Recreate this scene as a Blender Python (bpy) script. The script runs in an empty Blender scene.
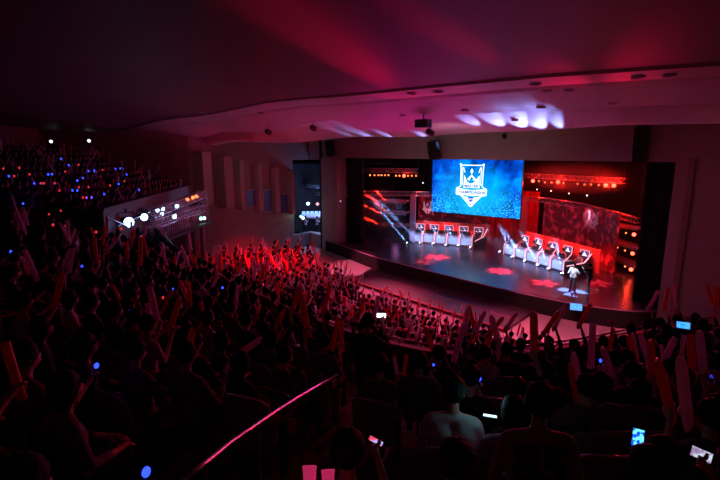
import bpy, bmesh, math, random
import numpy as np
from mathutils import Vector, Matrix, Quaternion
random.seed(7); rng = np.random.default_rng(7)
PI = math.pi; R = math.radians
S = bpy.context.scene
COL = S.collection
V = Vector

# ------------------------------------------------------------------ camera
FPX = 460.0; YAW = R(38); PITCH = R(10.8); CAM = V((0, 0, 9.0))
cd = bpy.data.cameras.new('camera'); cam = bpy.data.objects.new('camera', cd); COL.objects.link(cam)
cd.sensor_width = 36; cd.lens = 36 * FPX / 720; cd.clip_start = 0.05; cd.clip_end = 300
cam.location = CAM; cam.rotation_euler = (R(90) - PITCH, 0, YAW); S.camera = cam
S.view_settings.view_transform = 'Standard'; S.view_settings.look = 'None'
S.view_settings.exposure = 0; S.view_settings.gamma = 1; S.view_settings.use_curve_mapping = False

# measuring helpers: the direction of a picture point, met with a level, a depth or an upright plane of the place
def ray(u, v):
    x = (u - 360) / FPX; y = -(v - 240) / FPX
    cf = math.cos(PITCH) + y * math.sin(PITCH); cz = -math.sin(PITCH) + y * math.cos(PITCH)
    return V((math.cos(YAW) * x - math.sin(YAW) * cf, math.sin(YAW) * x + math.cos(YAW) * cf, cz))
def at_d(u, v, d): return CAM + ray(u, v) * d
def at_z(u, v, z): r = ray(u, v); return CAM + r * ((z - CAM.z) / r.z)
def at_y(u, v, y): r = ray(u, v); return CAM + r * (y / r.y)
def project(p):
    q = V(p) - CAM
    fw = V((-math.sin(YAW) * math.cos(PITCH), math.cos(YAW) * math.cos(PITCH), -math.sin(PITCH)))
    rt = V((math.cos(YAW), math.sin(YAW), 0)); up = rt.cross(fw)
    d = q.dot(fw)
    if d < 0.05: return None
    return 360 + FPX * q.dot(rt) / d, 240 - FPX * q.dot(up) / d, d

# ------------------------------------------------------------------ materials
def mat(name, col, rough=0.6, metal=0.0, var=0.12, scale=6.0, bump=0.0, spec=0.5, emit=None, es=0.0, trans=0.0, coat=0.0):
    m = bpy.data.materials.new(name); m.use_nodes = True
    nt = m.node_tree; b = nt.nodes['Principled BSDF']
    b.inputs['Roughness'].default_value = rough; b.inputs['Metallic'].default_value = metal
    b.inputs['Specular IOR Level'].default_value = spec; b.inputs['Coat Weight'].default_value = coat
    if trans: b.inputs['Transmission Weight'].default_value = trans
    tc = nt.nodes.new('ShaderNodeTexCoord'); nz = nt.nodes.new('ShaderNodeTexNoise')
    nz.inputs['Scale'].default_value = scale; nz.inputs['Detail'].default_value = 4
    nt.links.new(tc.outputs['Object'], nz.inputs['Vector'])
    rp = nt.nodes.new('ShaderNodeValToRGB')
    rp.color_ramp.elements[0].color = tuple(c * (1 - var) for c in col) + (1,)
    rp.color_ramp.elements[1].color = tuple(min(1, c * (1 + var)) for c in col) + (1,)
    nt.links.new(nz.outputs['Fac'], rp.inputs['Fac']); nt.links.new(rp.outputs['Color'], b.inputs['Base Color'])
    if bump:
        bp = nt.nodes.new('ShaderNodeBump'); bp.inputs['Strength'].default_value = bump; bp.inputs['Distance'].default_value = 0.02
        nt.links.new(nz.outputs['Fac'], bp.inputs['Height']); nt.links.new(bp.outputs['Normal'], b.inputs['Normal'])
    if emit:
        b.inputs['Emission Color'].default_value = tuple(emit) + (1,); b.inputs['Emission Strength'].default_value = es
    return m
def glow(name, col, s): return mat(name, tuple(min(1, c * .6 + .05) for c in col), 0.4, emit=col, es=s)

M = {}
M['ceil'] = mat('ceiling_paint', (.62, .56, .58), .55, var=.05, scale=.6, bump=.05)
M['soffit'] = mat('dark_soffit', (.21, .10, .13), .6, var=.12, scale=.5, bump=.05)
M['plaster'] = mat('beige_plaster', (.42, .36, .33), .7, var=.1, scale=1.2, bump=.1)
M['wood'] = mat('brown_wall_panel', (.30, .20, .19), .55, var=.2, scale=2.0)
M['black'] = mat('black_cloth', (.012, .012, .014), .9, var=.3)
M['blackmetal'] = mat('black_metal', (.02, .02, .022), .45, var=.2)
M['alu'] = mat('truss_aluminium', (.55, .55, .58), .35, metal=.85, var=.1)
M['stage'] = mat('stage_floor', (.070, .050, .075), .26, var=.3, scale=1.5, bump=.02)
M['pit'] = mat('pit_mat', (.06, .04, .05), .55, var=.2, scale=2)
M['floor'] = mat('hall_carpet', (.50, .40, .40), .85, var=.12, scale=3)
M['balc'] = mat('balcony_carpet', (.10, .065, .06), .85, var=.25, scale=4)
M['fascia'] = mat('parapet_panel', (.15, .09, .08), .6, var=.15, scale=2)
M['rail'] = mat('handrail_metal', (.60, .58, .6), .25, metal=.9, var=.05)
M['redpanel'] = mat('red_panel', (.80, .10, .07), .45, var=.08)
M['drape'] = mat('red_drape', (.5, .03, .05), .8, var=.35, scale=3)
M['purple'] = mat('pale_column', (.45, .32, .40), .5, var=.12)
M['desk'] = mat('gloss_white_desk', (.72, .74, .80), .25, var=.05, coat=.4)
M['chair'] = mat('black_leather', (.02, .02, .025), .4, var=.2)
M['ledpink'] = glow('pink_led', (1, .42, .52), 1.6)
M['logoblue'] = glow('logo_panel_blue', (.02, .05, .22), .8)
M['white_e'] = glow('white_glow', (.80, .92, 1), 1.6)
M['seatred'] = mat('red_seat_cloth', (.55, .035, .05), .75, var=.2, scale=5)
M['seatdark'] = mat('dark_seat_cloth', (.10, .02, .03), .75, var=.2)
M['shell'] = mat('seat_shell', (.30, .20, .20), .3, var=.1, coat=.3)
M['skin'] = mat('skin', (.60, .38, .29), .55, var=.08)
M['hair'] = mat('black_hair', (.008, .007, .007), .7, var=.4, scale=40, bump=.6, spec=.25)
M['jeans'] = mat('dark_trousers', (.02, .025, .05), .85, var=.25, scale=12)
CLOTH = {'black': (.015, .015, .017), 'navy': (.02, .03, .08), 'grey': (.12, .12, .13), 'maroon': (.14, .02, .025), 'white': (.60, .60, .62), 'lilac': (.34, .28, .46)}
for k, c in CLOTH.items(): M['c_' + k] = mat(k + '_cloth', c, .85, var=.2, scale=10)
M['screen_off'] = mat('dark_plastic', (.01, .01, .012), .3)
M['blueled'] = glow('blue_led', (.02, .05, 1), 3)
M['redled'] = glow('red_led', (1, .04, .04), .7)
M['orangeled'] = glow('orange_led', (1, .30, .04), 1.8)
M['coolled'] = glow('cool_white_led', (.6, .8, 1), 5)
M['coolbig'] = glow('cool_white_lamp', (.35, .60, 1), 7)
M['redlamp'] = glow('red_lamp', (1, .06, .03), 9)
M['amberlamp'] = glow('amber_lamp', (1, .22, .05), 3)
M['bluelamp'] = glow('blue_beam_lamp', (.45, .65, 1), 18)
M['greenled'] = glow('green_led', (.2, 1, .45), 5)
M['smallwhite'] = glow('small_white_lamp', (.75, .95, 1), 3)
M['sidepic'] = glow('desk_screen_picture', (.25, .45, 1), 1.6)
M['emblem'] = mat('white_emblem', (.75, .75, .78), .5)
def inflated(name, col, tr):
    m = mat(name, col, .35, var=.15, scale=14, coat=.2)
    nt = m.node_tree; b = nt.nodes['Principled BSDF']; out = nt.nodes['Material Output']
    t = nt.nodes.new('ShaderNodeBsdfTranslucent'); t.inputs['Color'].default_value = tuple(col) + (1,)
    mx = nt.nodes.new('ShaderNodeMixShader'); mx.inputs['Fac'].default_value = tr
    nt.links.new(b.outputs[0], mx.inputs[1]); nt.links.new(t.outputs[0], mx.inputs[2]); nt.links.new(mx.outputs[0], out.inputs['Surface'])
    return m
M['stickred'] = inflated('red_inflated_film', (.80, .10, .05), .45)
M['stickclear'] = inflated('white_inflated_film', (.80, .66, .74), .5)
M['stickpink'] = glow('pink_film_added_glow', (1, .04, .20), .4)  # no lamp inside: the bright lit look is put into the film as emission
M['ink'] = mat('dark_ink', (.03, .01, .015), .7)

# ------------------------------------------------------------------ mesh helpers
def tag(o, label=None, cat=None, group=None, kind=None):
    if label: o['label'] = label
    if cat: o['category'] = cat
    if group: o['group'] = group
    if kind: o['kind'] = kind
    return o
class MB:
    def __init__(s): s.v = []; s.f = []; s.mi = []; s.cur = 0
    def add(s, vs, fs):
        n = len(s.v); s.v += [tuple(p) for p in vs]; s.f += [tuple(i + n for i in f) for f in fs]; s.mi += [s.cur] * len(fs); return s
    def box(s, c, size, rz=0, mtx=None):
        x, y, z = (q / 2 for q in size); T = mtx or Matrix.Rotation(rz, 4, 'Z')
        vs = [V(c) + T.to_3x3() @ V((sx * x, sy * y, sz * z)) for sz in (-1, 1) for sx, sy in ((-1, -1), (1, -1), (1, 1), (-1, 1))]
        return s.add(vs, [(3, 2, 1, 0), (4, 5, 6, 7), (0, 1, 5, 4), (1, 2, 6, 5), (2, 3, 7, 6), (3, 0, 4, 7)])
    def bar(s, a, b, w, h=None):
        a, b = V(a), V(b); d = b - a
        q = d.to_track_quat('X', 'Z').to_matrix()
        return s.box((a + b) / 2, (d.length, w, h or w), mtx=q.to_4x4())
    def tube(s, pts, r, n=8, caps=True):
        pts = [V(p) for p in pts]; rs = r if isinstance(r, (list, tuple)) else [r] * len(pts)
        vs = []; prev = None
        for i, p in enumerate(pts):
            d = (pts[min(i + 1, len(pts) - 1)] - pts[max(i - 1, 0)]).normalized()
            if prev is None:
                u = d.orthogonal().normalized()
            else:
                u = (prev - d * prev.dot(d)); u = u.normalized() if u.length > 1e-6 else d.orthogonal().normalized()
            prev = u; w = d.cross(u)
            vs += [p + (u * math.cos(2 * PI * k / n) + w * math.sin(2 * PI * k / n)) * rs[i] for k in range(n)]
        fs = [(i * n + k, i * n + (k + 1) % n, (i + 1) * n + (k + 1) % n, (i + 1) * n + k) for i in range(len(pts) - 1) for k in range(n)]
        if caps: fs += [tuple(range(n - 1, -1, -1)), tuple((len(pts) - 1) * n + k for k in range(n))]
        return s.add(vs, fs)
    def lathe(s, prof, n=16, mtx=None):
        T = mtx or Matrix.Identity(4)
        vs = [T @ V((r * math.cos(2 * PI * k / n), r * math.sin(2 * PI * k / n), z)) for r, z in prof for k in range(n)]
        m = len(prof)
        fs = [(i * n + k, i * n + (k + 1) % n, (i + 1) * n + (k + 1) % n, (i + 1) * n + k) for i in range(m - 1) for k in range(n)]
        fs += [tuple(range(n - 1, -1, -1)), tuple((m - 1) * n + k for k in range(n))]
        return s.add(vs, fs)
    def capsule(s, a, ra, b, rb, n=10):
        a, b = V(a), V(b); d = b - a
        if d.length < 1e-6: d = V((0, 0, 1e-4)); b = a + d
        h = d.normalized(); pts = []; rs = []
        for t in (-88, -60, -30, 0): pts.append(a + h * ra * math.sin(R(t))); rs.append(max(.001, ra * math.cos(R(t))))
        for t in (0, 30, 60, 88): pts.append(b + h * rb * math.sin(R(t))); rs.append(max(.001, rb * math.cos(R(t))))
        return s.tube(pts, rs, n)
    def prism(s, poly, z0, z1):
        n = len(poly)
        vs = [(x, y, z0) for x, y in poly] + [(x, y, z1) for x, y in poly]
        return s.add(vs, [tuple(range(n - 1, -1, -1)), tuple(range(n, 2 * n))] + [(i, (i + 1) % n, n + (i + 1) % n, n + i) for i in range(n)])
    def ball(s, c, r, n=10, m=6, sc=(1, 1, 1)):
        prof = [(max(.001, math.cos(R(-90 + 180 * i / m))), math.sin(R(-90 + 180 * i / m))) for i in range(m + 1)]
        return s.lathe(prof, n, Matrix.Translation(V(c)) @ Matrix.Diagonal((r * sc[0], r * sc[1], r * sc[2], 1)))
    def build(s, name, mats, parent=None, smooth=False, loc=None, rz=0, bevel=0):
        me = bpy.data.meshes.new(name); me.from_pydata(s.v, [], s.f)
        for m in (mats if isinstance(mats, (list, tuple)) else [mats]): me.materials.append(m)
        me.polygons.foreach_set('material_index', s.mi)
        if smooth: me.polygons.foreach_set('use_smooth', [True] * len(s.f))
        me.validate(); me.update()
        o = bpy.data.objects.new(name, me); COL.objects.link(o)
        if parent: o.parent = parent
        if loc is not None: o.location = loc
        o.rotation_euler.z = rz
        if bevel:
            b = o.modifiers.new('bevel', 'BEVEL'); b.width = bevel; b.segments = 2; b.limit_method = 'ANGLE'
        return o
def empty(name, loc=(0, 0, 0), rz=0):
    o = bpy.data.objects.new(name, None); COL.objects.link(o); o.location = loc; o.rotation_euler = (0, 0, rz); o.empty_display_size = .1
    return o
def kids(o): return [c for c in KIDS.get(o.name, [])] if KIDS else list(o.children)
KIDS = {}
def dup(o, parent=None):
    c = o.copy(); COL.objects.link(c)
    if parent is not None: c.parent = parent
    for ch in list(o.children): dup(ch, c)
    return c
def struct(mb, name, m, **k): return tag(mb.build(name, m, **k), kind='structure')
def text(body, size, name, m, parent=None, mtx=None, ext=.004, bold=0, xs=1.0):
    cu = bpy.data.curves.new(name, 'FONT'); cu.body = body; cu.size = size; cu.align_x = 'CENTER'; cu.align_y = 'CENTER'; cu.extrude = ext; cu.offset = bold
    t = bpy.data.objects.new(name, cu); COL.objects.link(t)
    bpy.context.view_layer.update()
    me = bpy.data.meshes.new_from_object(t.evaluated_get(bpy.context.evaluated_depsgraph_get()))
    bpy.data.objects.remove(t); bpy.data.curves.remove(cu)
    if xs != 1.0: me.transform(Matrix.Diagonal((xs, 1, 1, 1)))
    me.materials.clear(); me.materials.append(m)
    o = bpy.data.objects.new(name, me); COL.objects.link(o)
    if parent: o.parent = parent
    if mtx: o.matrix_local = mtx
    return o

# ------------------------------------------------------------------ lights
def aim(o, p, q): o.location = p; o.rotation_euler = (V(q) - V(p)).to_track_quat('-Z', 'Y').to_euler()
def spot(p, q, watts, col, ang, blend=.5, r=.05, name='spot_light'):
    l = bpy.data.lights.new(name, 'SPOT'); l.energy = watts; l.color = col; l.spot_size = R(ang); l.spot_blend = blend; l.shadow_soft_size = r
    o = bpy.data.objects.new(name, l); COL.objects.link(o); aim(o, p, q); return o
def point(p, watts, col, r=.1, name='lamp_light'):
    l = bpy.data.lights.new(name, 'POINT'); l.energy = watts; l.color = col; l.shadow_soft_size = r
    o = bpy.data.objects.new(name, l); COL.objects.link(o); o.location = p; return o
def area(p, q, watts, col, sx, sy, name='area_light'):
    l = bpy.data.lights.new(name, 'AREA'); l.energy = watts; l.color = col; l.shape = 'RECTANGLE'; l.size = sx; l.size_y = sy
    o = bpy.data.objects.new(name, l); COL.objects.link(o); aim(o, p, q); return o
def gobo(o, petals, inner=.10, outer=.85):
    """a petal-shaped stencil in the lamp: the pattern is in the light itself"""
    l = o.data; l.use_nodes = True; nt = l.node_tree; em = nt.nodes['Emission']
    tc = nt.nodes.new('ShaderNodeTexCoord'); sx = nt.nodes.new('ShaderNodeSeparateXYZ'); nt.links.new(tc.outputs['Normal'], sx.inputs[0])
    def mth(op, a, b=None):
        n = nt.nodes.new('ShaderNodeMath'); n.operation = op
        for i, q in enumerate((a, b)):
            if q is None: continue
            if isinstance(q, (int, float)): n.inputs[i].default_value = q
            else: nt.links.new(q, n.inputs[i])
        return n.outputs[0]
    x = mth('DIVIDE', sx.outputs[0], sx.outputs[2]); y = mth('DIVIDE', sx.outputs[1], sx.outputs[2])
    rr = mth('SQRT', mth('ADD', mth('MULTIPLY', x, x), mth('MULTIPLY', y, y)))
    rn = mth('DIVIDE', rr, math.tan(l.spot_size / 2))
    a = mth('ARCTAN2', y, x)
    c = mth('ADD', mth('MULTIPLY', mth('COSINE', mth('MULTIPLY', a, petals)), .5), .5)
    lim = mth('ADD', mth('MULTIPLY', c, outer - .35), .3)
    on = mth('MULTIPLY', mth('LESS_THAN', rn, lim), mth('GREATER_THAN', c, .25))
    on = mth('MULTIPLY', on, mth('GREATER_THAN', rn, inner))
    nt.links.new(mth('ADD', mth('MULTIPLY', on, 1.0), .02), em.inputs['Strength'])

# ================================================================== THE HALL
# proscenium line (plan), from the left wall to the right wall
PA = V((-31.0, 31.87, 0)); PB = V((7.0, 25.84, 0)); PD = (PB - PA).normalized(); PN = V((-PD.y, PD.x, 0))   # PN points to the stage
def pro(x, z, off=0.0): t = (x - PA.x) / PD.x; p = PA + PD * t + PN * off; return V((p.x, p.y, z))
def pbox(mb, x0, x1, z0, z1, o0, o1):
    q = [pro(x, 0, o) for x, o in ((x0, o0), (x1, o0), (x1, o1), (x0, o1))]
    mb.prism([(p.x, p.y) for p in q], z0, z1)
mb = MB()
pbox(mb, -31, 7, 8.52, 13.2, 0, .7)                     # header
pbox(mb, -1.85, 7, -.2, 8.52, 0, .7)                    # right of the opening
pbox(mb, -31.2, -28.8, 8.3, 8.52, 0, .7); pbox(mb, -31.0, -28.8, -.2, 1.3, 0, .7)
struct(mb, 'wall_front', M['plaster'])
mb = MB(); pbox(mb, -28.8, -26.6, -.2, 8.52, -.35, .7)
tag(struct(mb, 'trim_1', M['plaster']), 'tall square column at the left edge of the stage opening')
mb = MB(); pbox(mb, -1.3, -1.05, -.2, 8.7, -.12, 0); pbox(mb, -1.05, 7, .9, 1.0, -.1, 0)
struct(mb, 'trim_2', M['wood'])
# left wall with saw-tooth acoustic fins
mb = MB(); mb.prism([(-31, 29.7), (-31, 19.3), (-37.5, 12), (-37.5, -8), (-38.2, -8), (-38.2, 12.3), (-31.7, 19.6), (-31.7, 29.7)], -.2, 13.2)
mb.prism([(-31.7, 29.7), (-31, 29.7), (-31, 32.6), (-31.7, 32.6)], 8.3, 13.2); mb.prism([(-31.7, 29.7), (-31, 29.7), (-31, 32.6), (-31.7, 32.6)], -.2, 1.3)
struct(mb, 'wall_left', M['wood'])
mb = MB()
for i in range(6):
    y = 19.6 + i * 1.85
    zb = 4.95 - .18 * (y - 21)
    k_, e_ = ((1.2, 1.35) if i < 2 else (.6, .85))
    mb.prism([(-31, y), (-31 + k_ * .88, y + .1), (-31 + k_, y + e_ * .55), (-31, y + e_)], zb, 8.75 - .18 * (y - 21))
    mb.prism([(-31, y + .1), (-31 + k_ * .9, y + .2), (-31 + k_ * .9, y + e_ * .5), (-31, y + e_ * .9)], zb - .12, zb)
struct(mb, 'trim_3', M['plaster'])
mb = MB(); mb.box((-16, -8.3, 6.5), (46, .5, 14)); struct(mb, 'wall_back', M['wood'])
mb = MB(); mb.box((7.2, 9, 6.5), (.5, 34.5, 14)); struct(mb, 'wall_right', M['wood'])
# ceiling: three hung panels, stepped, over a dark slab
def ceil_drop(x): return -.035 * max(0, -x - 15) - .02 * max(0, x + 4)
def panel(name, front, back, zf, zb, lip, wav=0.0, drop=.28, xs=(-37, 7), mt='ceil'):
    mb = MB(); n = 64; secs = []
    for i in range(n + 1):
        x = xs[0] + (xs[1] - xs[0]) * i / n; yf = front(x); yb = back(x); dz = ceil_drop(x) + wav * math.sin(x * .62 + yf * .3) * min(1, max(0, (-x - 8) / 10))
        pr = []
        m = 8
        for j in range(m + 1):
            t = j / m; y = yb + (yf - lip - yb) * t
            pr.append((x, y, zb + (zf - zb) * t + dz * (.3 + .7 * t) - .10 * math.sin(PI * t) * wav * 3))
        pr.append((x, yf - lip * .5, zf - drop * .25 + dz)); pr.append((x, yf, zf - drop * .05 + dz))
        pr.append((x, yf + .06, zf + .06 + dz)); pr.append((x, yf, zf + .4 + dz)); pr.append((x, yb, zb + .45 + dz))
        secs.append(pr)
    k = len(secs[0]); vs = [p for s in secs for p in s]
    fs = [(i * k + j, (i + 1) * k + j, (i + 1) * k + (j + 1) % k, i * k + (j + 1) % k) for i in range(n) for j in range(k)]
    fs += [tuple(range(k - 1, -1, -1)), tuple(n * k + j for j in range(k))]
    mb.add(vs, fs); return struct(mb, name, M[mt], smooth=False)
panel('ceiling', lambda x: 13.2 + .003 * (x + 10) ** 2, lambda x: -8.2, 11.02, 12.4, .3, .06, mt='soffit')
panel('trim_10', lambda x: 15.0 + .003 * (x + 10) ** 2, lambda x: 13.0 + .003 * (x + 10) ** 2, 10.92, 10.97, .5, .06)
panel('trim_4', lambda x: 19.9 + .004 * (x + 12) ** 2 * .5, lambda x: 15.2 + .002 * (x + 10) ** 2, 10.72, 11.2, 1.0, .16)
panel('trim_5', lambda x: 26.6 - .040 * (x + 14.5) ** 2 if abs(x + 14.5) < 11 else 21.76, lambda x: 19.6, 10.15, 10.95, .8, .12)
mb = MB(); mb.box((-15, 12, 13.4), (48, 42, .4)); tag(struct(mb, 'trim_6', M['black']), kind='structure')
# orchestra floor: flat by the stage, raked towards the back
FC = V((-14.5, 39, 0))
def orch_z(x, y): return max(0.0, (math.hypot(x - FC.x, y - FC.y) - 18.5) * .085)
mb = MB(); nx, ny = 44, 40
vs = [(x, y, orch_z(x, y)) for j in range(ny + 1) for i in range(nx + 1) for x, y in [(-38 + 45 * i / nx, -8 + 40 * j / ny)]]
mb.add(vs, [(j * (nx + 1) + i, j * (nx + 1) + i + 1, (j + 1) * (nx + 1) + i + 1, (j + 1) * (nx + 1) + i) for j in range(ny) for i in range(nx)])
struct(mb, 'floor', M['floor'])
# balcony
def catmull(P, n):
    out = []
    for i in range(len(P) - 1):
        p0, p1, p2, p3 = P[max(i - 1, 0)], P[i], P[i + 1], P[min(i + 2, len(P) - 1)]
        for k in range(n):
            t = k / n
            out.append(tuple(.5 * (2 * b + (c - a) * t + (2 * a - 5 * b + 4 * c - d) * t * t + (3 * b - a - 3 * c + d) * t ** 3) for a, b, c, d in zip(p0, p1, p2, p3)))
    out.append(P[-1]); return out
RAIL = np.array(catmull([(6.8, 21.5, 4.7), (2.6, 17.6, 4.7), (-.6, 13.8, 4.7), (-2.4, 10.9, 4.7), (-4.2, 9.0, 4.7), (-6.6, 8.5, 4.7), (-9.4, 8.8, 4.7), (-12.8, 9.5, 4.7), (-18.7, 10.9, 4.7), (-23.0, 12.6, 4.75), (-27.0, 15.0, 4.8)], 12))
tg = np.gradient(RAIL[:, :2], axis=0); tg /= np.linalg.norm(tg, axis=1)[:, None]
NRM = np.stack([tg[:, 1], -tg[:, 0]], 1)
if NRM[60] @ np.array([0, -1.0]) < 0: NRM = -NRM          # away from the stage
for _ in range(4): NRM[1:-1] = (NRM[:-2] + NRM[1:-1] * 2 + NRM[2:]) / 4; NRM /= np.linalg.norm(NRM, axis=1)[:, None]
ARC = np.concatenate([[0], np.cumsum(np.linalg.norm(np.diff(RAIL[:, :2], axis=0), axis=1))])
ROW, RISE = .92, .30
def bal(s, d):
    x = np.interp(s, ARC, RAIL[:, 0]); y = np.interp(s, ARC, RAIL[:, 1]); n = V((np.interp(s, ARC, NRM[:, 0]), np.interp(s, ARC, NRM[:, 1]), 0)).normalized()
    return V((x, y, 0)) + n * d, n, float(np.interp(s, ARC, RAIL[:, 2]))
def step_z(d, zr): return zr - 1.0 + RISE * max(0, math.floor((d + .1) / ROW))
def bal_sd(x, y):
    q = np.array([x, y]) - RAIL[:, :2]; i = int(np.argmin((q ** 2).sum(1))); return ARC[i], float(q[i] @ NRM[i]), RAIL[i, 2]
WA = V((-20.5, 8.3, 0)); WB = V((-30.7, 18.9, 0)); WD = (WB - WA).normalized(); WN = V((-WD.y, WD.x, 0)); WL = (WB - WA).length; WZ = 6.65; WR = .30; NW = 9
if WN.y > 0: WN = -WN
def wing_sd(x, y): q = V((x, y, 0)) - WA; return q.dot(WD), q.dot(WN)
def on_wing(x, y, m=0.0): s, d = wing_sd(x, y); return -.05 - m < s < WL + .3 and -.05 < d < NW * ROW + .5
def wing_z(d): return WZ - 1.0 + WR * max(0, math.floor((d + .1) / ROW))
NR = 13
mb = MB(); prof = []
for i in range(len(RAIL)):
    pr = []
    zr = RAIL[i, 2]
    for k in range(NR):
        d0 = k * ROW - .1; z = zr - 1.0 + RISE * k
        for d in (d0, d0 + ROW): pr.append((d, z))
    pr.append((NR * ROW - .1, zr - 1.6)); pr.append((-.1, zr - 1.35))
    prof.append([(RAIL[i, 0] + NRM[i, 0] * d, RAIL[i, 1] + NRM[i, 1] * d, z) for d, z in pr])
k = len(prof[0]); n = len(prof)
mb.add([p for q in prof for p in q], [(i * k + j, i * k + (j + 1) % k, (i + 1) * k + (j + 1) % k, (i + 1) * k + j) for i in range(n - 1) for j in range(k)])
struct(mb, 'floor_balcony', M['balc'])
mb = MB(); prof = []
for i in range(n):
    zr = RAIL[i, 2]
    prof.append([(RAIL[i, 0] + NRM[i, 0] * d, RAIL[i, 1] + NRM[i, 1] * d, zr + z) for d, z in ((-.12, -1.4), (.02, -1.4), (.02, -.16), (-.16, -.16), (-.2, -.5))])
k = 5
mb.add([p for q in prof for p in q], [(i * k + j, (i + 1) * k + j, (i + 1) * k + (j + 1) % k, i * k + (j + 1) % k) for i in range(n - 1) for j in range(k)])
struct(mb, 'trim_7', M['fascia'])
mb = MB()
for kk in range(NW):
    c = [WA + WD * a + WN * b for a, b in ((0, kk * ROW - .1), (WL, kk * ROW - .1), (WL, (kk + 1) * ROW - .1), (0, (kk + 1) * ROW - .1))]
    mb.prism([(q.x, q.y) for q in c], WZ - 1.6, WZ - 1.0 + WR * kk)
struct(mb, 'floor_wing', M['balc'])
mb = MB()
for a0, a1, z0, z1 in ((-.1, WL, WZ - 1.9, WZ),):
    c = [WA + WD * a + WN * b for a, b in ((a0, -.3), (a1, -.3), (a1, -.1), (a0, -.1))]; mb.prism([(q.x, q.y) for q in c], z0, z1)
    c = [WA + WD * a + WN * b for a, b in ((a0, -.36), (a1, -.36), (a1, -.04), (a0, -.04))]; mb.prism([(q.x, q.y) for q in c], z1 - .06, z1 + .04)
struct(mb, 'trim_9', M['fascia'])
t = empty('front_railing', (RAIL[30][0], RAIL[30][1], 5.3)); tag(t, 'long thin metal guard rail along the curved balcony front', 'railing')
off = t.location
mb = MB(); mb.tube([V(RAIL[i]) - off - V((0, 0, .0)) for i in range(0, n, 2)], .024, 8); mb.build('top_rail', M['rail'], t, smooth=True)
mb = MB(); mb.tube([V(RAIL[i]) - off - V((0, 0, .08)) for i in range(0, n, 2)], .014, 6); mb.build('lower_rail', M['rail'], t, smooth=True)
for i in range(0, n, 5):
    mb = MB(); mb.tube([V(RAIL[i]) - off - V((0, 0, .2)), V(RAIL[i]) - off], .014, 6); mb.build('post', M['rail'], t)

# ================================================================== THE STAGE
front = catmull([(-29.0, 31.4), (-25, 30), (-20.4, 28.3), (-14, 26.9), (-9.5, 26.1), (-7.2, 25.9), (-5, 25.9), (-2.9, 26.4), (-1.9, 27.3)], 4)
mb = MB(); mb.prism([(-1.9, 42.5), (-29, 42.5)] + front, 0, 1.0); struct(mb, 'floor_stage', M['stage'])
mb = MB()
for a, b in zip(front[:-1], front[1:]): mb.bar((a[0], a[1] - .03, .97), (b[0], b[1] - .03, .97), .05, .06)
struct(mb, 'trim_8', M['purple'])
mb = MB()
mb.box((-15.5, 42.7, 5.5), (28, .3, 12)); mb.box((-29.2, 37, 5.5), (.3, 11, 12)); mb.box((-1.3, 35, 5.5), (.3, 15.4, 12)); mb.box((-15.5, 36.5, 11.3), (28, 12, .3))
struct(mb, 'wall_stage', M['black'])
# tall black legs hanging at both sides of the opening
for i, (x, nm, lb) in enumerate(((-25.7, 'l', 'tall black masking curtain at the left edge of the stage'), (-2.62, 'r', 'tall black masking curtain at the right edge of the stage'))):
    mb = MB(); w = 1.9 if i == 0 else 1.36; pts = []
    for k in range(41): pts.append((x - w / 2 + w * k / 40, .06 * math.sin(k * 1.6)))
    q = [pro(px, 0, 1.0 + o) for px, o in pts]; q2 = [pro(px, 0, 1.04 + o) for px, o in pts]
    mb.prism([(p.x, p.y) for p in q] + [(p.x, p.y) for p in reversed(q2)], 1.0, 8.9)
    tag(mb.build('stage_curtain', M['black']), lb, 'curtain')
mb = MB()
for a, b in zip(front[:-1], front[1:]): mb.bar((a[0], a[1] - .05, .47), (b[0], b[1] - .05, .47), .06, .93)
struct(mb, 'trim_11', M['black'])
# low dark platform in the pit and the pale carpet ramps either side of it
mb = MB(); pts = [at_z(u, v, .15) for u, v in ((371, 268), (352, 281), (505, 330), (534, 311))]
pl = [(p.x, p.y) for p in pts]; mb.prism(pl, .02, .15)
PITP = pts
tag(mb.build('pit_platform', M['pit']), 'low dark red platform lying in front of the stage', 'platform')
mb = MB(); mb.bar(pts[1] + V((0, 0, .02)), pts[2] + V((0, 0, .02)), .06, .05); mb.bar(pts[0].lerp(pts[1], .4) + V((0, 0, .01)), pts[3].lerp(pts[2], .55) + V((0, 0, .01)), .03, .02)
tag(mb.build('edge_strip', M['redpanel']), 'thin red edging strip along the low platform before the stage', 'strip')

# --- the big screen
SY = 37.6
c0, c1, c2, c3 = at_y(430, 157, SY), at_y(520.3, 157, SY), at_y(519.6, 219.4, SY), at_y(431.6, 210.8, SY)
x0, x1 = c3.x, c2.x; zb = (c2.z + c3.z) / 2; zt = 8.75
SW, SH = x1 - x0, zt - zb
scr = empty('led_screen', ((x0 + x1) / 2, SY, (zb + zt) / 2)); tag(scr, 'large blue LED screen with a white shield logo hanging over the stage', 'screen')
mb = MB(); mb.box((0, .12, 0), (SW + .1, .2, SH + .1)); mb.build('screen_cabinet', M['blackmetal'], scr)
ms = bpy.data.materials.new('screen_picture'); ms.use_nodes = True; nt = ms.node_tree
b = nt.nodes['Principled BSDF']; b.inputs['Base Color'].default_value = (0, 0, 0, 1); b.inputs['Roughness'].default_value = .5; b.inputs['Specular IOR Level'].default_value = .05
tc = nt.nodes.new('ShaderNodeTexCoord')
def noise(scale, detail=6, dist=0, mp=None):
    nz = nt.nodes.new('ShaderNodeTexNoise'); nz.inputs['Scale'].default_value = scale; nz.inputs['Detail'].default_value = detail; nz.inputs['Distortion'].default_value = dist
    mpn = nt.nodes.new('ShaderNodeMapping'); mpn.inputs['Scale'].default_value = mp or (1, 1, 1); nt.links.new(tc.outputs['Object'], mpn.inputs[0]); nt.links.new(mpn.outputs[0], nz.inputs['Vector']); return nz.outputs['Fac']
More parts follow.
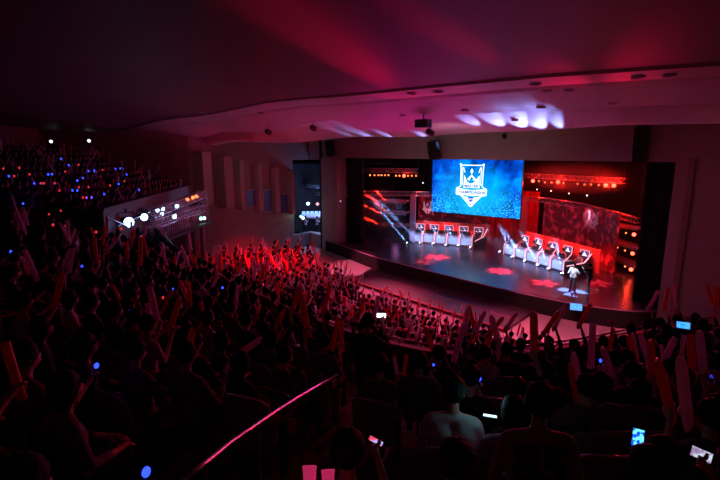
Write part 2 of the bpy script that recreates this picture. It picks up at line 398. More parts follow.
def ramp(fac, els):
    r = nt.nodes.new('ShaderNodeValToRGB'); e = r.color_ramp.elements
    while len(e) < len(els): e.new(.5)
    for q, (p, c) in zip(e, els): q.position = p; q.color = tuple(c) + (1,)
    nt.links.new(fac, r.inputs[0]); return r.outputs[0]
def mixc(a, b2, fac, mode='MIX'):
    m = nt.nodes.new('ShaderNodeMix'); m.data_type = 'RGBA'; m.blend_type = mode
    if isinstance(fac, (int, float)): m.inputs[0].default_value = fac
    else: nt.links.new(fac, m.inputs[0])
    nt.links.new(a, m.inputs[6]); nt.links.new(b2, m.inputs[7]); return m.outputs[2]
base = ramp(noise(.8, 5, .6), [(.34, (.0, .012, .16)), (.5, (.0, .07, .60)), (.68, (.0, .26, 1))])
sp = nt.nodes.new('ShaderNodeSeparateXYZ'); nt.links.new(tc.outputs['Object'], sp.inputs[0])
def mth(op, a, b2=0.0):
    m = nt.nodes.new('ShaderNodeMath'); m.operation = op
    for i, q in enumerate((a, b2)):
        if isinstance(q, (int, float)): m.inputs[i].default_value = q
        else: nt.links.new(q, m.inputs[i])
    return m.outputs[0]
crowd = ramp(noise(5.5, 8, 0, (1, 1, 1.6)), [(.50, (0, 0, 0)), (.64, (.06, .62, 1))])
low = mth('MULTIPLY', mth('SUBTRACT', .25, sp.outputs[2]), .45)
lowc = nt.nodes.new('ShaderNodeClamp'); nt.links.new(low, lowc.inputs[0])
cm = mixc(base, crowd, lowc.outputs[0], 'ADD')
rad = mth('SQRT', mth('ADD', mth('POWER', mth('MULTIPLY', sp.outputs[0], .8), 2), mth('POWER', mth('ADD', sp.outputs[2], 1.0), 2)))
cen = nt.nodes.new('ShaderNodeMapRange'); cen.inputs[1].default_value = 3.2; cen.inputs[2].default_value = .3; nt.links.new(rad, cen.inputs[0])
cy = nt.nodes.new('ShaderNodeRGB'); cy.outputs[0].default_value = (.0, .55, 1, 1)
fin = mixc(cm, cy.outputs[0], mth('MULTIPLY', cen.outputs[0], .75))
gr = ramp(noise(.9, 3, .4, (1, 1, 1)), [(.60, (0, 0, 0)), (.7, (0, .10, .05))])
fin = mixc(fin, gr, .8, 'ADD')
nt.links.new(fin, b.inputs['Emission Color']); b.inputs['Emission Strength'].default_value = 1.3
mb = MB(); mb.box((0, 0, 0), (SW, .04, SH)); mb.build('display', ms, scr)
# the shield on the screen, in fractions of the picture
LG = empty('shield_logo', (0, -.03, 0)); LG.parent = scr
bpy.data.objects.remove(LG)
def sx(f): return (f - .5) * SW
def sz(f): return (.5 - f) * SH
def poly_line(mb, pts, w, closed=False, y=-.035):
    P = [V((sx(a), y, sz(c))) for a, c in pts]
    if closed: P.append(P[0])
    for a, c in zip(P[:-1], P[1:]): mb.bar(a, c, w, w)
def fill(mb, pts, y=-.03, th=.012):
    P = [(sx(a), sz(c)) for a, c in pts]; m = len(P)
    mb.add([(x, y, z) for x, z in P] + [(x, y - th, z) for x, z in P], [tuple(range(m)), tuple(range(2 * m - 1, m - 1, -1))] + [(i, m + i, m + (i + 1) % m, (i + 1) % m) for i in range(m)])
mb = MB()
LX, HX = .335, .60
SHD = [(.335, .14), (.352, .165), (.585, .165), (.600, .14), (.595, .20), (.590, .52), (.640, .56), (.635, .66), (.590, .67), (.470, .86), (.352, .67), (.300, .66), (.300, .56), (.348, .52), (.345, .20)]
poly_line(mb, SHD, .075, True)
poly_line(mb, [(.365, .20), (.365, .50)], .05); poly_line(mb, [(.572, .20), (.572, .50)], .05)
poly_line(mb, [(.375, .68), (.47, .81), (.565, .68)], .05)
poly_line(mb, [(.372, .20), (.392, .29)], .05); poly_line(mb, [(.565, .20), (.548, .29)], .05)
mb.build('shield_outline', M['white_e'], scr)
mb = MB()
fill(mb, [(.385, .33), (.42, .45), (.46, .475), (.50, .45), (.556, .33), (.560, .545), (.38, .545)])
fill(mb, [(.468, .215), (.485, .265), (.468, .315), (.452, .265)])
fill(mb, [(.468, .32), (.520, .40), (.500, .40), (.468, .355), (.438, .40), (.418, .40)])
fill(mb, [(.425, .41), (.450, .38), (.450, .42)]); fill(mb, [(.512, .41), (.487, .38), (.487, .42)])
fill(mb, [(.302, .57), (.34, .56), (.47, .585), (.60, .56), (.637, .57), (.632, .655), (.47, .68), (.305, .655)])
fill(mb, [(.375, .69), (.43, .70), (.47, .80), (.43, .75)]); fill(mb, [(.562, .69), (.508, .70), (.47, .80), (.51, .75)])
mb.build('shield_fill', M['white_e'], scr)
M['bluetext'] = glow('blue_lettering', (.02, .12, .75), .9)
RX = Matrix.Rotation(R(90), 4, 'X')
text('MASTER', .36, 'small_lettering', M['bluetext'], scr, Matrix.Translation((sx(.469), -.06, sz(.515))) @ RX, bold=.012)
text('CHAMPIONSHIP', .39, 'banner_lettering', M['bluetext'], scr, Matrix.Translation((sx(.469), -.06, sz(.622))) @ RX, bold=.012)
mb = MB(); mb.lathe([(.24, 0), (.24, .02)], 20, Matrix.Translation((sx(.47), -.03, sz(.735))) @ RX); mb.build('year_disc', M['bluetext'], scr)
text('2015', .2, 'year_lettering', M['white_e'], scr, Matrix.Translation((sx(.47), -.065, sz(.735))) @ RX)
for xx in (-SW * .35, SW * .35):
    mb = MB(); mb.tube([(xx, .12, SH / 2), (xx, .12, 11.2 - (zb + zt) / 2)], .02, 6); mb.build('hanging_cable', M['blackmetal'], scr)

# --- stage set behind the teams
def pleat_wall(name, P, z0, z1, m, amp, lam, label, cat, th=.1):
    mb = MB(); pts = []
    P = [V((p[0], p[1], 0)) for p in P]; tot = 0
    for a, b2 in zip(P[:-1], P[1:]):
        L = (b2 - a).length; d = (b2 - a) / L; nn = V((-d.y, d.x, 0)); N = max(2, int(L / lam * 6) if amp else 2)
        for i in range(N): q = a + d * (L * i / N); pts.append((q + nn * amp * math.sin((tot + L * i / N) / lam * 2 * PI), nn))
        tot += L
    pts.append((P[-1], nn))
    f = [(p.x, p.y) for p, q in pts]; bk = [((p + q * th).x, (p + q * th).y) for p, q in pts]
    nn = len(f)
    mb.add([(x, y, z) for z in (z0, z1) for x, y in f + bk[::-1]],
           [(i, i + 1, 2 * nn + i + 1, 2 * nn + i) for i in range(2 * nn - 1)] + [(2 * nn - 1, 0, 2 * nn, 4 * nn - 1)] + [(2 * nn + i, 2 * nn + i + 1, 4 * nn - i - 2, 4 * nn - i - 1) for i in range(nn - 1)])
    return tag(mb.build(name, m), label, cat)
M['sparkle'] = mat('red_sparkle_print', (.28, .02, .04), .5)
nt = M['sparkle'].node_tree; b = nt.nodes['Principled BSDF']; tc = nt.nodes.new('ShaderNodeTexCoord')
dots = ramp(noise(2.6, 7, .2, (1, 1, .8)), [(.50, (.16, .008, .02)), (.66, (.85, .10, .13))]); nt.links.new(dots, b.inputs['Base Color'])
pleat_wall('stage_curtain', [(-19.0, 41.4), (-12.4, 41.4)], 1.0, 5.6, M['drape'], .09, .5, 'red pleated curtain hanging under the big screen', 'curtain')
LA, LB = V((-21.65, 35.1, 1)), V((-16.25, 36.45, 1))                 # front of the left desk row
RA, RB = at_z(503.5, 254, 1), at_z(563.5, 273.0, 1)                  # front of the right desk row
def rowframe(a, b2): d = (b2 - a).normalized(); return d, V((-d.y, d.x, 0))
ld, ln = rowframe(LA, LB); rd, rn = rowframe(RA, RB)
wl = [LA + ld * -.3 + ln * 3.3, LB + ld * .9 + ln * 3.3]; wr = [RA + rd * .6 + rn * 3.2, RB + rd * -1.2 + rn * 3.7, RB + rd * 1.3 + rn * 3.0]
pleat_wall('backdrop', [(p.x, p.y) for p in wl], 1.0, 5.15, M['sparkle'], 0, 1, 'dark red printed backdrop behind the left team', 'backdrop')
pleat_wall('backdrop', [(p.x, p.y) for p in wr], 1.0, 5.1, M['sparkle'], 0, 1, 'curved red sparkling backdrop behind the right team', 'backdrop')
def emblem(p, nrm, s, label):
    t = empty('wall_emblem', p); t.rotation_euler = V(nrm).to_track_quat('-Y', 'Z').to_euler(); tag(t, label, 'emblem')
    mb = MB()
    def f(pts, y=0): m = len(pts); mb.add([(x * s, y, z * s) for x, z in pts] + [(x * s, y - .04, z * s) for x, z in pts], [tuple(range(m)), tuple(range(2 * m - 1, m - 1, -1))] + [(i, m + i, m + (i + 1) % m, (i + 1) % m) for i in range(m)])
    f([(-.42, .6), (-.30, .6), (-.22, .1), (-.06, -.1), (-.06, -.62), (-.40, -.25)]); f([(.42, .6), (.40, -.25), (.06, -.62), (.06, -.1), (.22, .1), (.30, .6)])
    f([(0, .55), (.13, .28), (0, .02), (-.13, .28)])
    mb.build('shield', M['emblem'], t)
    mb = MB(); mb.box((0, -.03, -.18 * s), (.95 * s, .04, .16 * s)); mb.build('banner', M['emblem'], t)
emblem(at_d(427.5, 207.5, 42.6), -ln, .95, 'white shield emblem on the backdrop behind the left team')
emblem(at_d(593, 220, 32.5), -rn, 1.0, 'white shield emblem on the right end of the sparkling backdrop')
def pillar(u0, u1, v0, v1, D, label, ribs=3):
    a, b2 = at_d((u0 + u1) / 2, v1, D), at_d((u0 + u1) / 2, v0, D); w = (u1 - u0) / FPX * D
    mb = MB(); mb.box((0, 0, (b2.z - 1.0) / 2), (w, .3, b2.z - 1.0))
    t = mb.build('set_pillar', M['purple'], None, loc=(a.x, a.y, 1.0), rz=R(20)); tag(t, label, 'pillar')
    for k in range(ribs):
        mb = MB(); mb.box(((k - (ribs - 1) / 2) * w / ribs, -.17, (b2.z - 1.0) / 2), (w / ribs * .5, .06, b2.z - 1.05)); mb.build('rib', M['purple'], t)
pillar(409.5, 415, 194, 238, 41.5, 'pale purple pillar left of the left team desks', 1)
pillar(520.5, 526, 196, 232, 40.5, 'pale purple pillar at the right edge of the big screen', 2)
pillar(601, 609, 222, 252, 34.0, 'ribbed purple pillar at the right end of the sparkling backdrop', 4)

# --- the two rows of player booths
def booth_row(a, b2, n, side):
    d, nn = rowframe(a, b2); L = (b2 - a).length / n; rz = math.atan2(d.y, d.x)
    for i in range(n):
        o = a + d * (L * (i + .5))
        ords = ('first', 'second', 'third', 'fourth', 'last')[i]
        t = empty('player_desk', o, rz); tag(t, f'glossy white player desk, {ords} from the left in the {side} team row', 'desk', f'desks of the {side} team')
        w = L * .94
        mb = MB(); mb.box((0, .05, .40), (w * .84, .06, .58)); mb.build('front_panel', M['desk'], t)
        mb = MB(); mb.box((0, .40, .755), (w, .78, .05)); mb.build('desktop', M['desk'], t, bevel=.012)
        for sgn in (-1, 1):
            x = sgn * w / 2
            mb = MB(); mb.box((x, .40, .37), (.05, .70, .74)); mb.build('leg_panel', M['blackmetal'], t)
            mb = MB(); mb.tube([(x, -.01, .02), (x, -.01, .80), (x, .30, 1.0)], .028, 6); mb.build('led_edge', M['ledpink'], t)
        # monitor on the desk
        mt = empty('computer_monitor', o + nn * .30 + V((0, 0, .78)), rz); tag(mt, f'flat black computer monitor on the {ords} desk from the left of the {side} team', 'monitor', f'monitors of the {side} team')
        mb = MB(); mb.box((0, 0, .27), (.58, .035, .34)); mb.build('monitor_case', M['blackmetal'], mt, bevel=.01)
        mb = MB(); mb.box((0, .03, .27), (.54, .01, .30)); mb.build('monitor_screen', M['logoblue'], mt)
        mb = MB(); mb.box((0, 0, .01), (.24, .18, .02)); mb.box((0, .01, .08), (.05, .03, .14)); mb.build('monitor_stand', M['blackmetal'], mt)
        # tall chair with an LED outlined frame and a lit logo at the head
        c = o + nn * 1.25 + d * (.21 * i - .05)
        ct = empty('gaming_chair', c, rz); tag(ct, f'tall black pink outlined chair, {ords} from the left in the {side} team row', 'chair', f'chairs of the {side} team')
        mb = MB(); mb.box((0, -.05, .44), (.54, .52, .12)); mb.build('seat', M['chair'], ct, bevel=.04)
        bw = .36; top = 1.46
        mb = MB(); mb.add([(-.27, .20, .46), (.27, .20, .46), (bw, .30, 1.05), (bw, .34, top), (-bw, .34, top), (-bw, .30, 1.05)] + [(-.27, .30, .46), (.27, .30, .46), (bw, .40, 1.05), (bw, .44, top), (-bw, .44, top), (-bw, .40, 1.05)],
                          [(0, 1, 2, 3, 4, 5), (11, 10, 9, 8, 7, 6)] + [(k, 6 + k, 6 + (k + 1) % 6, (k + 1) % 6) for k in range(6)]); mb.build('backrest', M['chair'], ct)
        mb = MB(); mb.box((0, .315, 1.24), (bw * 1.75, .03, .38), mtx=Matrix.Rotation(R(-5), 4, 'X')); lp = mb.build('logo_panel', M['logoblue'], ct)
        mb = MB(); y = .285
        P = [(-.26, 1.11), (-.10, 1.19), (0, 1.40), (.10, 1.19), (.26, 1.11)]
        mb.add([(x, y, z) for x, z in P] + [(x, y - .015, z) for x, z in P], [tuple(range(5)), (9, 8, 7, 6, 5)] + [(k, 5 + k, 5 + (k + 1) % 5, (k + 1) % 5) for k in range(5)]); mb.build('mountain_logo', M['white_e'], lp)
        mb = MB()
        mb.tube([(-.25, .12, .70), (-bw - .02, .28, 1.0), (-bw - .02, .31, top + .02), (bw + .02, .31, top + .02), (bw + .02, .28, 1.0), (.25, .12, .70)], .024, 6); mb.build('led_frame', M['ledpink'], ct)
        mb = MB(); mb.tube([(0, 0, .06), (0, 0, .4)], .035, 8)
        for k in range(5): mb.bar((0, 0, .07), (.30 * math.cos(k * 1.2566), .30 * math.sin(k * 1.2566), .05), .05, .04)
        mb.build('chair_base', M['blackmetal'], ct)
        for sgn in (-1, 1):
            mb = MB(); mb.box((sgn * .31, -.05, .68), (.07, .32, .04)); mb.box((sgn * .31, -.02, .56), (.04, .06, .22)); mb.build('armrest', M['chair'], ct)
        yield i, ords, o, c, rz, nn, d, L
    # red panels behind the row
    for i in range(n):
        o = a + d * (L * (i + .5) + (.26 * i - .05)) + nn * (2.3 - (.09 * i if side == 'right' else 0)); wp = L + .26
        pt = empty('booth_panel', o, rz); tag(pt, f'red booth panel behind the {("first","second","third","fourth","last")[i]} chair from the left of the {side} team', 'panel', f'red panels behind the {side} team')
        mb = MB(); mb.box((0, 0, .84), (wp * .98, .08, 1.64)); mb.build('board', M['redpanel'], pt, bevel=.015)
        mb = MB(); mb.box((0, .1, .55), (.06, .12, 1.1)); mb.build('brace', M['blackmetal'], pt)
BOOTHS = {}
for side, a, b2 in (('left', LA, LB), ('right', RA, RB)): BOOTHS[side] = list(booth_row(a, b2, 5, side))
# slanting end guard at the right end of each row, outlined in pink
for side, a, b2 in (('left', LA, LB), ('right', RA, RB)):
    d, nn = rowframe(a, b2)
    t = empty('end_guard', b2, math.atan2(d.y, d.x)); tag(t, f'black end guard with a pink lit outline closing the {side} team row on its right', 'guard')
    mb = MB(); mb.add([(x + y * .6, y, z) for x in (.18, .23) for y, z in ((0, .02), (0, .5), (.9, .75), (1.3, .75), (1.3, .02))], [(0, 1, 2, 3, 4), (9, 8, 7, 6, 5)] + [(k, 5 + k, 5 + (k + 1) % 5, (k + 1) % 5) for k in range(5)]); mb.build('side_board', M['blackmetal'], t)
    mb = MB(); mb.tube([(.22, 0, .52), (.75, .9, .78), (1.02, 1.25, 1.45)], .03, 6); mb.build('led_edge', M['ledpink'], t)

# --- trusses
def truss_mb(P, w=.32, r=.022, up=V((0, 0, 1))):
    mb = MB(); P = [V(p) for p in P]
    off = []
    for i, p in enumerate(P):
        d = (P[min(i + 1, len(P) - 1)] - P[max(i - 1, 0)]).normalized(); s = d.cross(up if abs(d.z) < .9 else V((0, 1, 0))).normalized(); q = s.cross(d)
        off.append([p + s * w / 2 * a + q * w / 2 * c for a, c in ((-1, -1), (1, -1), (1, 1), (-1, 1))])
    for k in range(4): mb.tube([o[k] for o in off], r, 6)
    for i in range(len(P) - 1):
        L = (P[i + 1] - P[i]).length; N = max(1, round(L / w / 1.1))
        for j in range(N):
            for k in range(4):
                A0 = off[i][k].lerp(off[i + 1][k], j / N); A1 = off[i][k].lerp(off[i + 1][k], (j + 1) / N)
                B0 = off[i][(k + 1) % 4].lerp(off[i + 1][(k + 1) % 4], j / N); B1 = off[i][(k + 1) % 4].lerp(off[i + 1][(k + 1) % 4], (j + 1) / N)
                mb.tube([A0, B1] if j % 2 else [B0, A1], r * .6, 5); mb.tube([A0, B0], r * .6, 5)
    return mb
def truss(P, label, w=.34, cables=True, zt=11.1, m='alu'):
    c = sum((V(p) for p in P), V()) / len(P)
    t = empty('lighting_truss', c); tag(t, label, 'truss')
    truss_mb([V(p) - c for p in P], w).build('truss_frame', M[m], t)
    if cables:
        for p in (P[0], P[-1]): mb = MB(); mb.tube([V(p) - c, V((p[0] - c.x, p[1] - c.y, zt - c.z))], .012, 5); mb.build('hanging_cable', M['blackmetal'], t)
    return t
def sub(a, b2, n): return [V(a).lerp(V(b2), i / n) for i in range(n + 1)]
def lamp(p, dirv, r, lens, label, group=None, body='blackmetal', L=None, yoke=True, name='stage_lamp', up=0.0):
    t = empty(name, p); t.rotation_mode = 'QUATERNION'; t.rotation_quaternion = V(dirv).to_track_quat('Z', 'Y'); tag(t, label, 'lamp', group)
    L = L or r * 2.6
    mb = MB(); mb.lathe([(r * .55, -L), (r * .9, -L * .8), (r, -.02), (r * 1.08, 0), (r * .9, 0), (r * .88, -.01)], 14); mb.build('housing', M[body], t, smooth=False)
    mb = MB(); mb.lathe([(r * .9, -.012), (r * .9, .0), (r * .5, .012), (.001, .016)], 14); mb.build('lens', M[lens], t)
    if yoke:
        mb = MB(); mb.tube([(-r * 1.25, 0, -L * .4), (-r * 1.25, r * 1.7, -L * .4), (r * 1.25, r * 1.7, -L * .4), (r * 1.25, 0, -L * .4)], r * .12, 5); mb.tube([(0, r * 1.7, -L * .4), (0, r * 2.4, -L * .4)], r * .2, 5); mb.build('yoke', M[body], t)
    return t
a, b2 = at_d(363, 170, 41), at_d(418, 170.5, 39); b2.z = a.z
truss(sub(a, b2, 1), 'straight truss with a row of amber lamps hanging at the stage left of the screen')
a, b2 = at_d(356, 193, 42), at_d(430, 193.5, 41); b2.z = a.z
truss(sub(a, b2, 1), 'long straight truss crossing behind the left stage tiers under the lamp bar', .36)
a, b2 = at_d(527, 175.5, 39), at_d(624, 177.5, 31.5); b2.z = a.z
truss(sub(a, b2, 1), 'straight truss with red lamps hanging at the stage right of the screen')
cp = [at_d(u, v, D) for u, v, D in ((520, 198, 39.2), (548, 200.5, 36.5), (580, 205.5, 34), (610, 213, 32), (638, 221, 30.2))]
truss(cp, 'curved truss arching over the red backdrop of the right team', .34)
CAMDIR = lambda p: (CAM - V(p)).normalized()
ML = lambda p, k=.0: (CAMDIR(p) + V((0, 0, -.35 - k))).normalized()
for i, u in enumerate((370, 374.5, 378.5, 381.5, 385, 388.5, 396, 399.5, 404, 408, 411.8, 416)):
    p = at_d(u, 175.2 if u < 390 else 175.8, 41 - (u - 363) * .036); big = i == 8
    lamp(p, ML(p, -.2), .075 if not big else .15, 'redlamp' if big else 'amberlamp', 'bright red lamp in the row of amber lamps on the left bar' if big else 'small amber lamp in the row on the left stage truss', None if big else 'amber lamps on the left stage truss')
for i, (u, v, big) in enumerate(((533, 181, 1), (539, 181, 0), (545, 182.3, 0), (551.5, 182.5, 0), (558, 182, 1), (563.5, 183, 0), (577.5, 184, 0), (584.5, 184.5, 0), (591, 184.5, 0), (599, 185, 0), (605.8, 185.3, 1), (613.8, 185.6, 1))):
    p = at_d(u, v, 39 - (u - 527) * .0773)
    nm = {0: 'big red lamp at the left end of the right truss beside the screen', 4: 'big red lamp second from the screen on the right truss', 10: 'big red lamp, inner one of the pair at the far right of the right truss', 11: 'big red lamp, outer one of the pair at the far right of the right truss'}
    lamp(p, ML(p, -.25), .15 if big else .065, 'redlamp' if big else 'amberlamp', nm.get(i, 'small amber lamp between the red ones on the right stage truss'), None if big else 'amber lamps on the right stage truss')
for i, (u, v, D) in enumerate(((423, 183, 40), (340.5, 201.3, 39.5), (537, 189.5, 36), (551, 191, 35), (569, 193.5, 34), (587, 195.5, 33))):
    p = at_d(u, v, D); lamp(p, ML(p), .05, 'smallwhite', ('tiny white lamp beside the left edge of the screen', 'tiny white lamp on the column at the left stage edge', 'tiny white lamp nearest the screen under the right truss', 'second tiny white lamp from the screen under the right truss', 'third tiny white lamp from the screen under the right truss', 'tiny white lamp farthest from the screen under the right truss')[i])
# side tiers carrying moving lamps
def tier(P, label, m='purple', th=.16, dep=.9):
    mb = MB(); P = [V(p) for p in P]
    c = (P[0] + P[-1]) / 2
    t = empty('set_shelf', c); tag(t, label, 'shelf')
    for i in range(len(P) - 1):
        a, b2 = P[i] - c, P[i + 1] - c; d = (b2 - a).normalized(); nn = V((-d.y, d.x, 0))
        mb.bar(a + nn * dep / 2, b2 + nn * dep / 2, dep, th)
    mb.build('deck', M[m], t)
    mb = MB(); mb.bar(P[0] - c + V((0, -.02, -th * .9)), P[-1] - c + V((0, -.02, -th * .9)), .06, .06); mb.build('lower_pipe', M['alu'], t)
for u0, u1, v, nm in ((379, 406, 200.5, 'top'), (384, 406, 211.8, 'middle'), (381, 407, 224, 'lowest')):
    a, b2 = at_d(u0, v, 41.6), at_d(u1, v, 40.6); b2.z = a.z
    tier([a, b2], f'{nm} of the three purple shelves carrying lamps at the left of the stage')
for (u0, v0, u1, v1, nm) in ((605, 223.5, 638, 228, 'top'), (603, 238, 638, 248.5, 'middle'), (601, 254, 635, 266, 'lowest')):
    a, b2 = at_d(u0, v0, 34.5), at_d(u1, v1, 30); z = (a.z + b2.z) / 2
    ctrl = at_d((u0 + u1) / 2, (v0 + v1) / 2 + .8, 32)
    tier([a, ctrl, b2], f'{nm} of the three curved purple shelves at the right of the stage')
# posts holding the tiers
for u, v0, v1, D, lb in ((381, 198, 252, 41.9, 'dark upright post at the left end of the left stage shelves'), (405.5, 198, 244, 40.9, 'dark upright post at the right end of the left stage shelves'), (641, 222, 290, 30.3, 'dark upright post at the right end of the right stage shelves')):
    a = at_d(u, v0, D); mb = MB(); mb.tube([(0, 0, 0), (0, 0, a.z - 1.0)], .06, 8); tag(mb.build('scaffold_post', M['blackmetal'], loc=(a.x, a.y, 1.0)), lb, 'post')
BEAM_R = []; 
def moving(u, v, D, dpx, lens, label, group, r=.12):
    p = at_d(u, v, D); q = at_d(u + dpx[0], v + dpx[1], D + (.15 if lens == 'amberlamp' else -.25))
    t = lamp(p, (q - p), r, lens, label, group, name='moving_lamp', yoke=False)
    mb = MB(); mb.box((0, 0, -r * 3.1), (r * 2.2, r * 2.2, r * .9)); mb.build('lamp_base', M['blackmetal'], t)
    return p, (q - p).normalized()
for k, (u, v, dp) in enumerate(((384.5, 204.5, (-10, -5)), (390, 205, (-5, -5)), (396.5, 205, (-3, -10)), (402, 205, (2, -4)), (384.5, 216, (-12, -6.5)), (390.5, 216.2, (-11, -10)), (396.5, 216, (.2, -10)), (385.5, 227, (-9, -4)))):
    BEAM_R.append(moving(u, v, 41.1, dp, 'amberlamp', f'small lit moving lamp on the left stage shelves', 'moving lamps on the left shelves', .09))
for u, v, D, nm in ((634, 234.5, 30.4, 'top'), (632.5, 253.5, 30.3, 'middle'), (631, 269.5, 30.2, 'lowest')):
    p = at_d(u, v, D); lamp(p, CAMDIR(p) + V((-.2, 0, 0)), .13, 'redlamp', f'bright red lamp at the right end of the {nm} right stage shelf')
for u, v, D in ((618, 231, 32), (626, 233, 31.4), (617.5, 247.5, 32), (625, 250.5, 31.4), (625, 266.5, 31)):
    p = at_d(u, v, D); lamp(p, CAMDIR(p), .06, 'amberlamp', 'tiny amber lamp on the right stage shelves', 'tiny amber lamps on the right shelves')
# floor lamps in front of the desks
BEAM_B = []
for k, (u, v, dp) in enumerate(((512, 256.4, (-8, -20)), (524.5, 260.4, (-6, -9)), (537.5, 264.6, (-7, -14)), (548.3, 268.2, (-7, -20)), (562, 273, (-3, -16)))):
    p = at_z(u, v, 1.12); p2 = at_d(u, v, (p - CAM).dot(ray(360, 240).normalized()) - .5)
    BEAM_B.append(moving(u, v, (p - CAM).length / ray(u, v).length, dp, 'bluelamp', f'blue white floor lamp before the {("first","second","third","fourth","last")[k]} desk from the left of the right team', 'floor lamps of the right team', .10))
for k, (u, v, dp) in enumerate(((407, 242.6, (-9, -11)), (419.6, 242.6, (-10, -10)), (432.6, 243.4, (-8, -9)), (445.6, 244.6, (-8, -10)), (458, 245, (-8, -12)), (470, 247.2, (-7, -12)), (499.5, 251.5, (-12, -24)))):
    p = at_z(u, v, 1.12)
    BEAM_B.append(moving(u, v, (p - CAM).length / ray(u, v).length, dp, 'bluelamp', ('blue white floor lamp standing alone between the two teams' if k == 6 else f'blue white floor lamp, {("first","second","third","fourth","fifth","sixth")[k]} from the left before the left team'), 'floor lamps of the left team' if k < 6 else None, .09))
# front-of-stage confidence monitor and its twin by the right wall
def floor_monitor(u, v, D, w, h, label, rz):
    p = at_d(u, v, D); t = empty('monitor_screen', p, rz); tag(t, label, 'screen')
    T = Matrix.Rotation(R(-28), 4, 'X')
    mb = MB(); mb.box((0, 0, 0), (w, .06, h), mtx=T); mb.build('case', M['blackmetal'], t)
    ms2 = glow('blue_picture', (.03, .20, 1), 1.4)
    n2 = ms2.node_tree; bb = n2.nodes['Principled BSDF']; nz = n2.nodes.new('ShaderNodeTexNoise'); nz.inputs['Scale'].default_value = 14; rp = n2.nodes.new('ShaderNodeValToRGB')
    rp.color_ramp.elements[0].position = .4; rp.color_ramp.elements[0].color = (0, .05, .7, 1); rp.color_ramp.elements[1].position = .62; rp.color_ramp.elements[1].color = (.12, .7, 1, 1)
    n2.links.new(nz.outputs['Fac'], rp.inputs[0]); n2.links.new(rp.outputs[0], bb.inputs['Emission Color'])
    mb = MB(); mb.box(T.to_3x3() @ V((0, -.034, 0)), (w * .92, .012, h * .88), mtx=T); mb.build('picture', ms2, t)
    mb = MB(); mb.bar((0, .06, -h * .3), (0, .12, -h * 1.0), .08, .08); mb.build('stand', M['blackmetal'], t)
floor_monitor(576, 307, 24.2, .62, .40, 'small blue lit monitor standing at the front of the stage', R(20))
floor_monitor(683, 325.5, 8.4, .22, .13, 'small blue lit screen at the balcony front near the right wall', R(10))

# ================================================================== PEOPLE
def finger_fist(mb, c, axis, palm, r):
    """four unequal fingers and a thumb closed round a rod of radius r through c"""
    axis = V(axis).normalized(); palm = (V(palm) - axis * V(palm).dot(axis)).normalized(); s = axis.cross(palm)
    for i, (o, ln, fr) in enumerate(((.031, 1.0, .0095), (.010, 1.08, .010), (-.012, 1.0, .0095), (-.032, .82, .0085))):
        P = []
        for k in range(5):
            a = R(-25 + 200 * ln * k / 4); P.append(V(c) + axis * o + (-palm * -math.cos(a) * -1 + s * math.sin(a)) * (r + fr * .8))
        mb.tube(P, [fr * 1.1, fr * 1.1, fr, fr * .95, fr * .7], 7)
    P = [V(c) + axis * .035 - palm * (r + .012), V(c) + axis * .055 - palm * r * .6 - s * (r + .008), V(c) + axis * .06 + palm * r * .3 - s * (r + .006), V(c) + axis * .055 + palm * (r * .9)]
    mb.tube(P, [.013, .0125, .011, .008], 7)
def finger_open(mb, wrist, d, nrm, sgn):
    """a relaxed open hand: palm end at wrist + d*.09"""
    d = V(d).normalized(); nrm = V(nrm).normalized(); s = d.cross(nrm)
    for o, ln, fr in ((.030, .072, .0088), (.010, .080, .0092), (-.010, .074, .0088), (-.029, .058, .008)):
        b0 = V(wrist) + d * .085 + s * o * sgn
        mb.tube([b0, b0 + d * ln * .45 + nrm * .006, b0 + d * ln * .78 + nrm * .02, b0 + d * ln * .95 + nrm * .038], [fr * 1.1, fr, fr * .95, fr * .7], 7)
    b0 = V(wrist) + d * .025 + s * .03 * sgn
    mb.tube([b0, b0 + d * .03 + s * .028 * sgn + nrm * .008, b0 + d * .058 + s * .036 * sgn + nrm * .02], [.0125, .011, .008], 7)
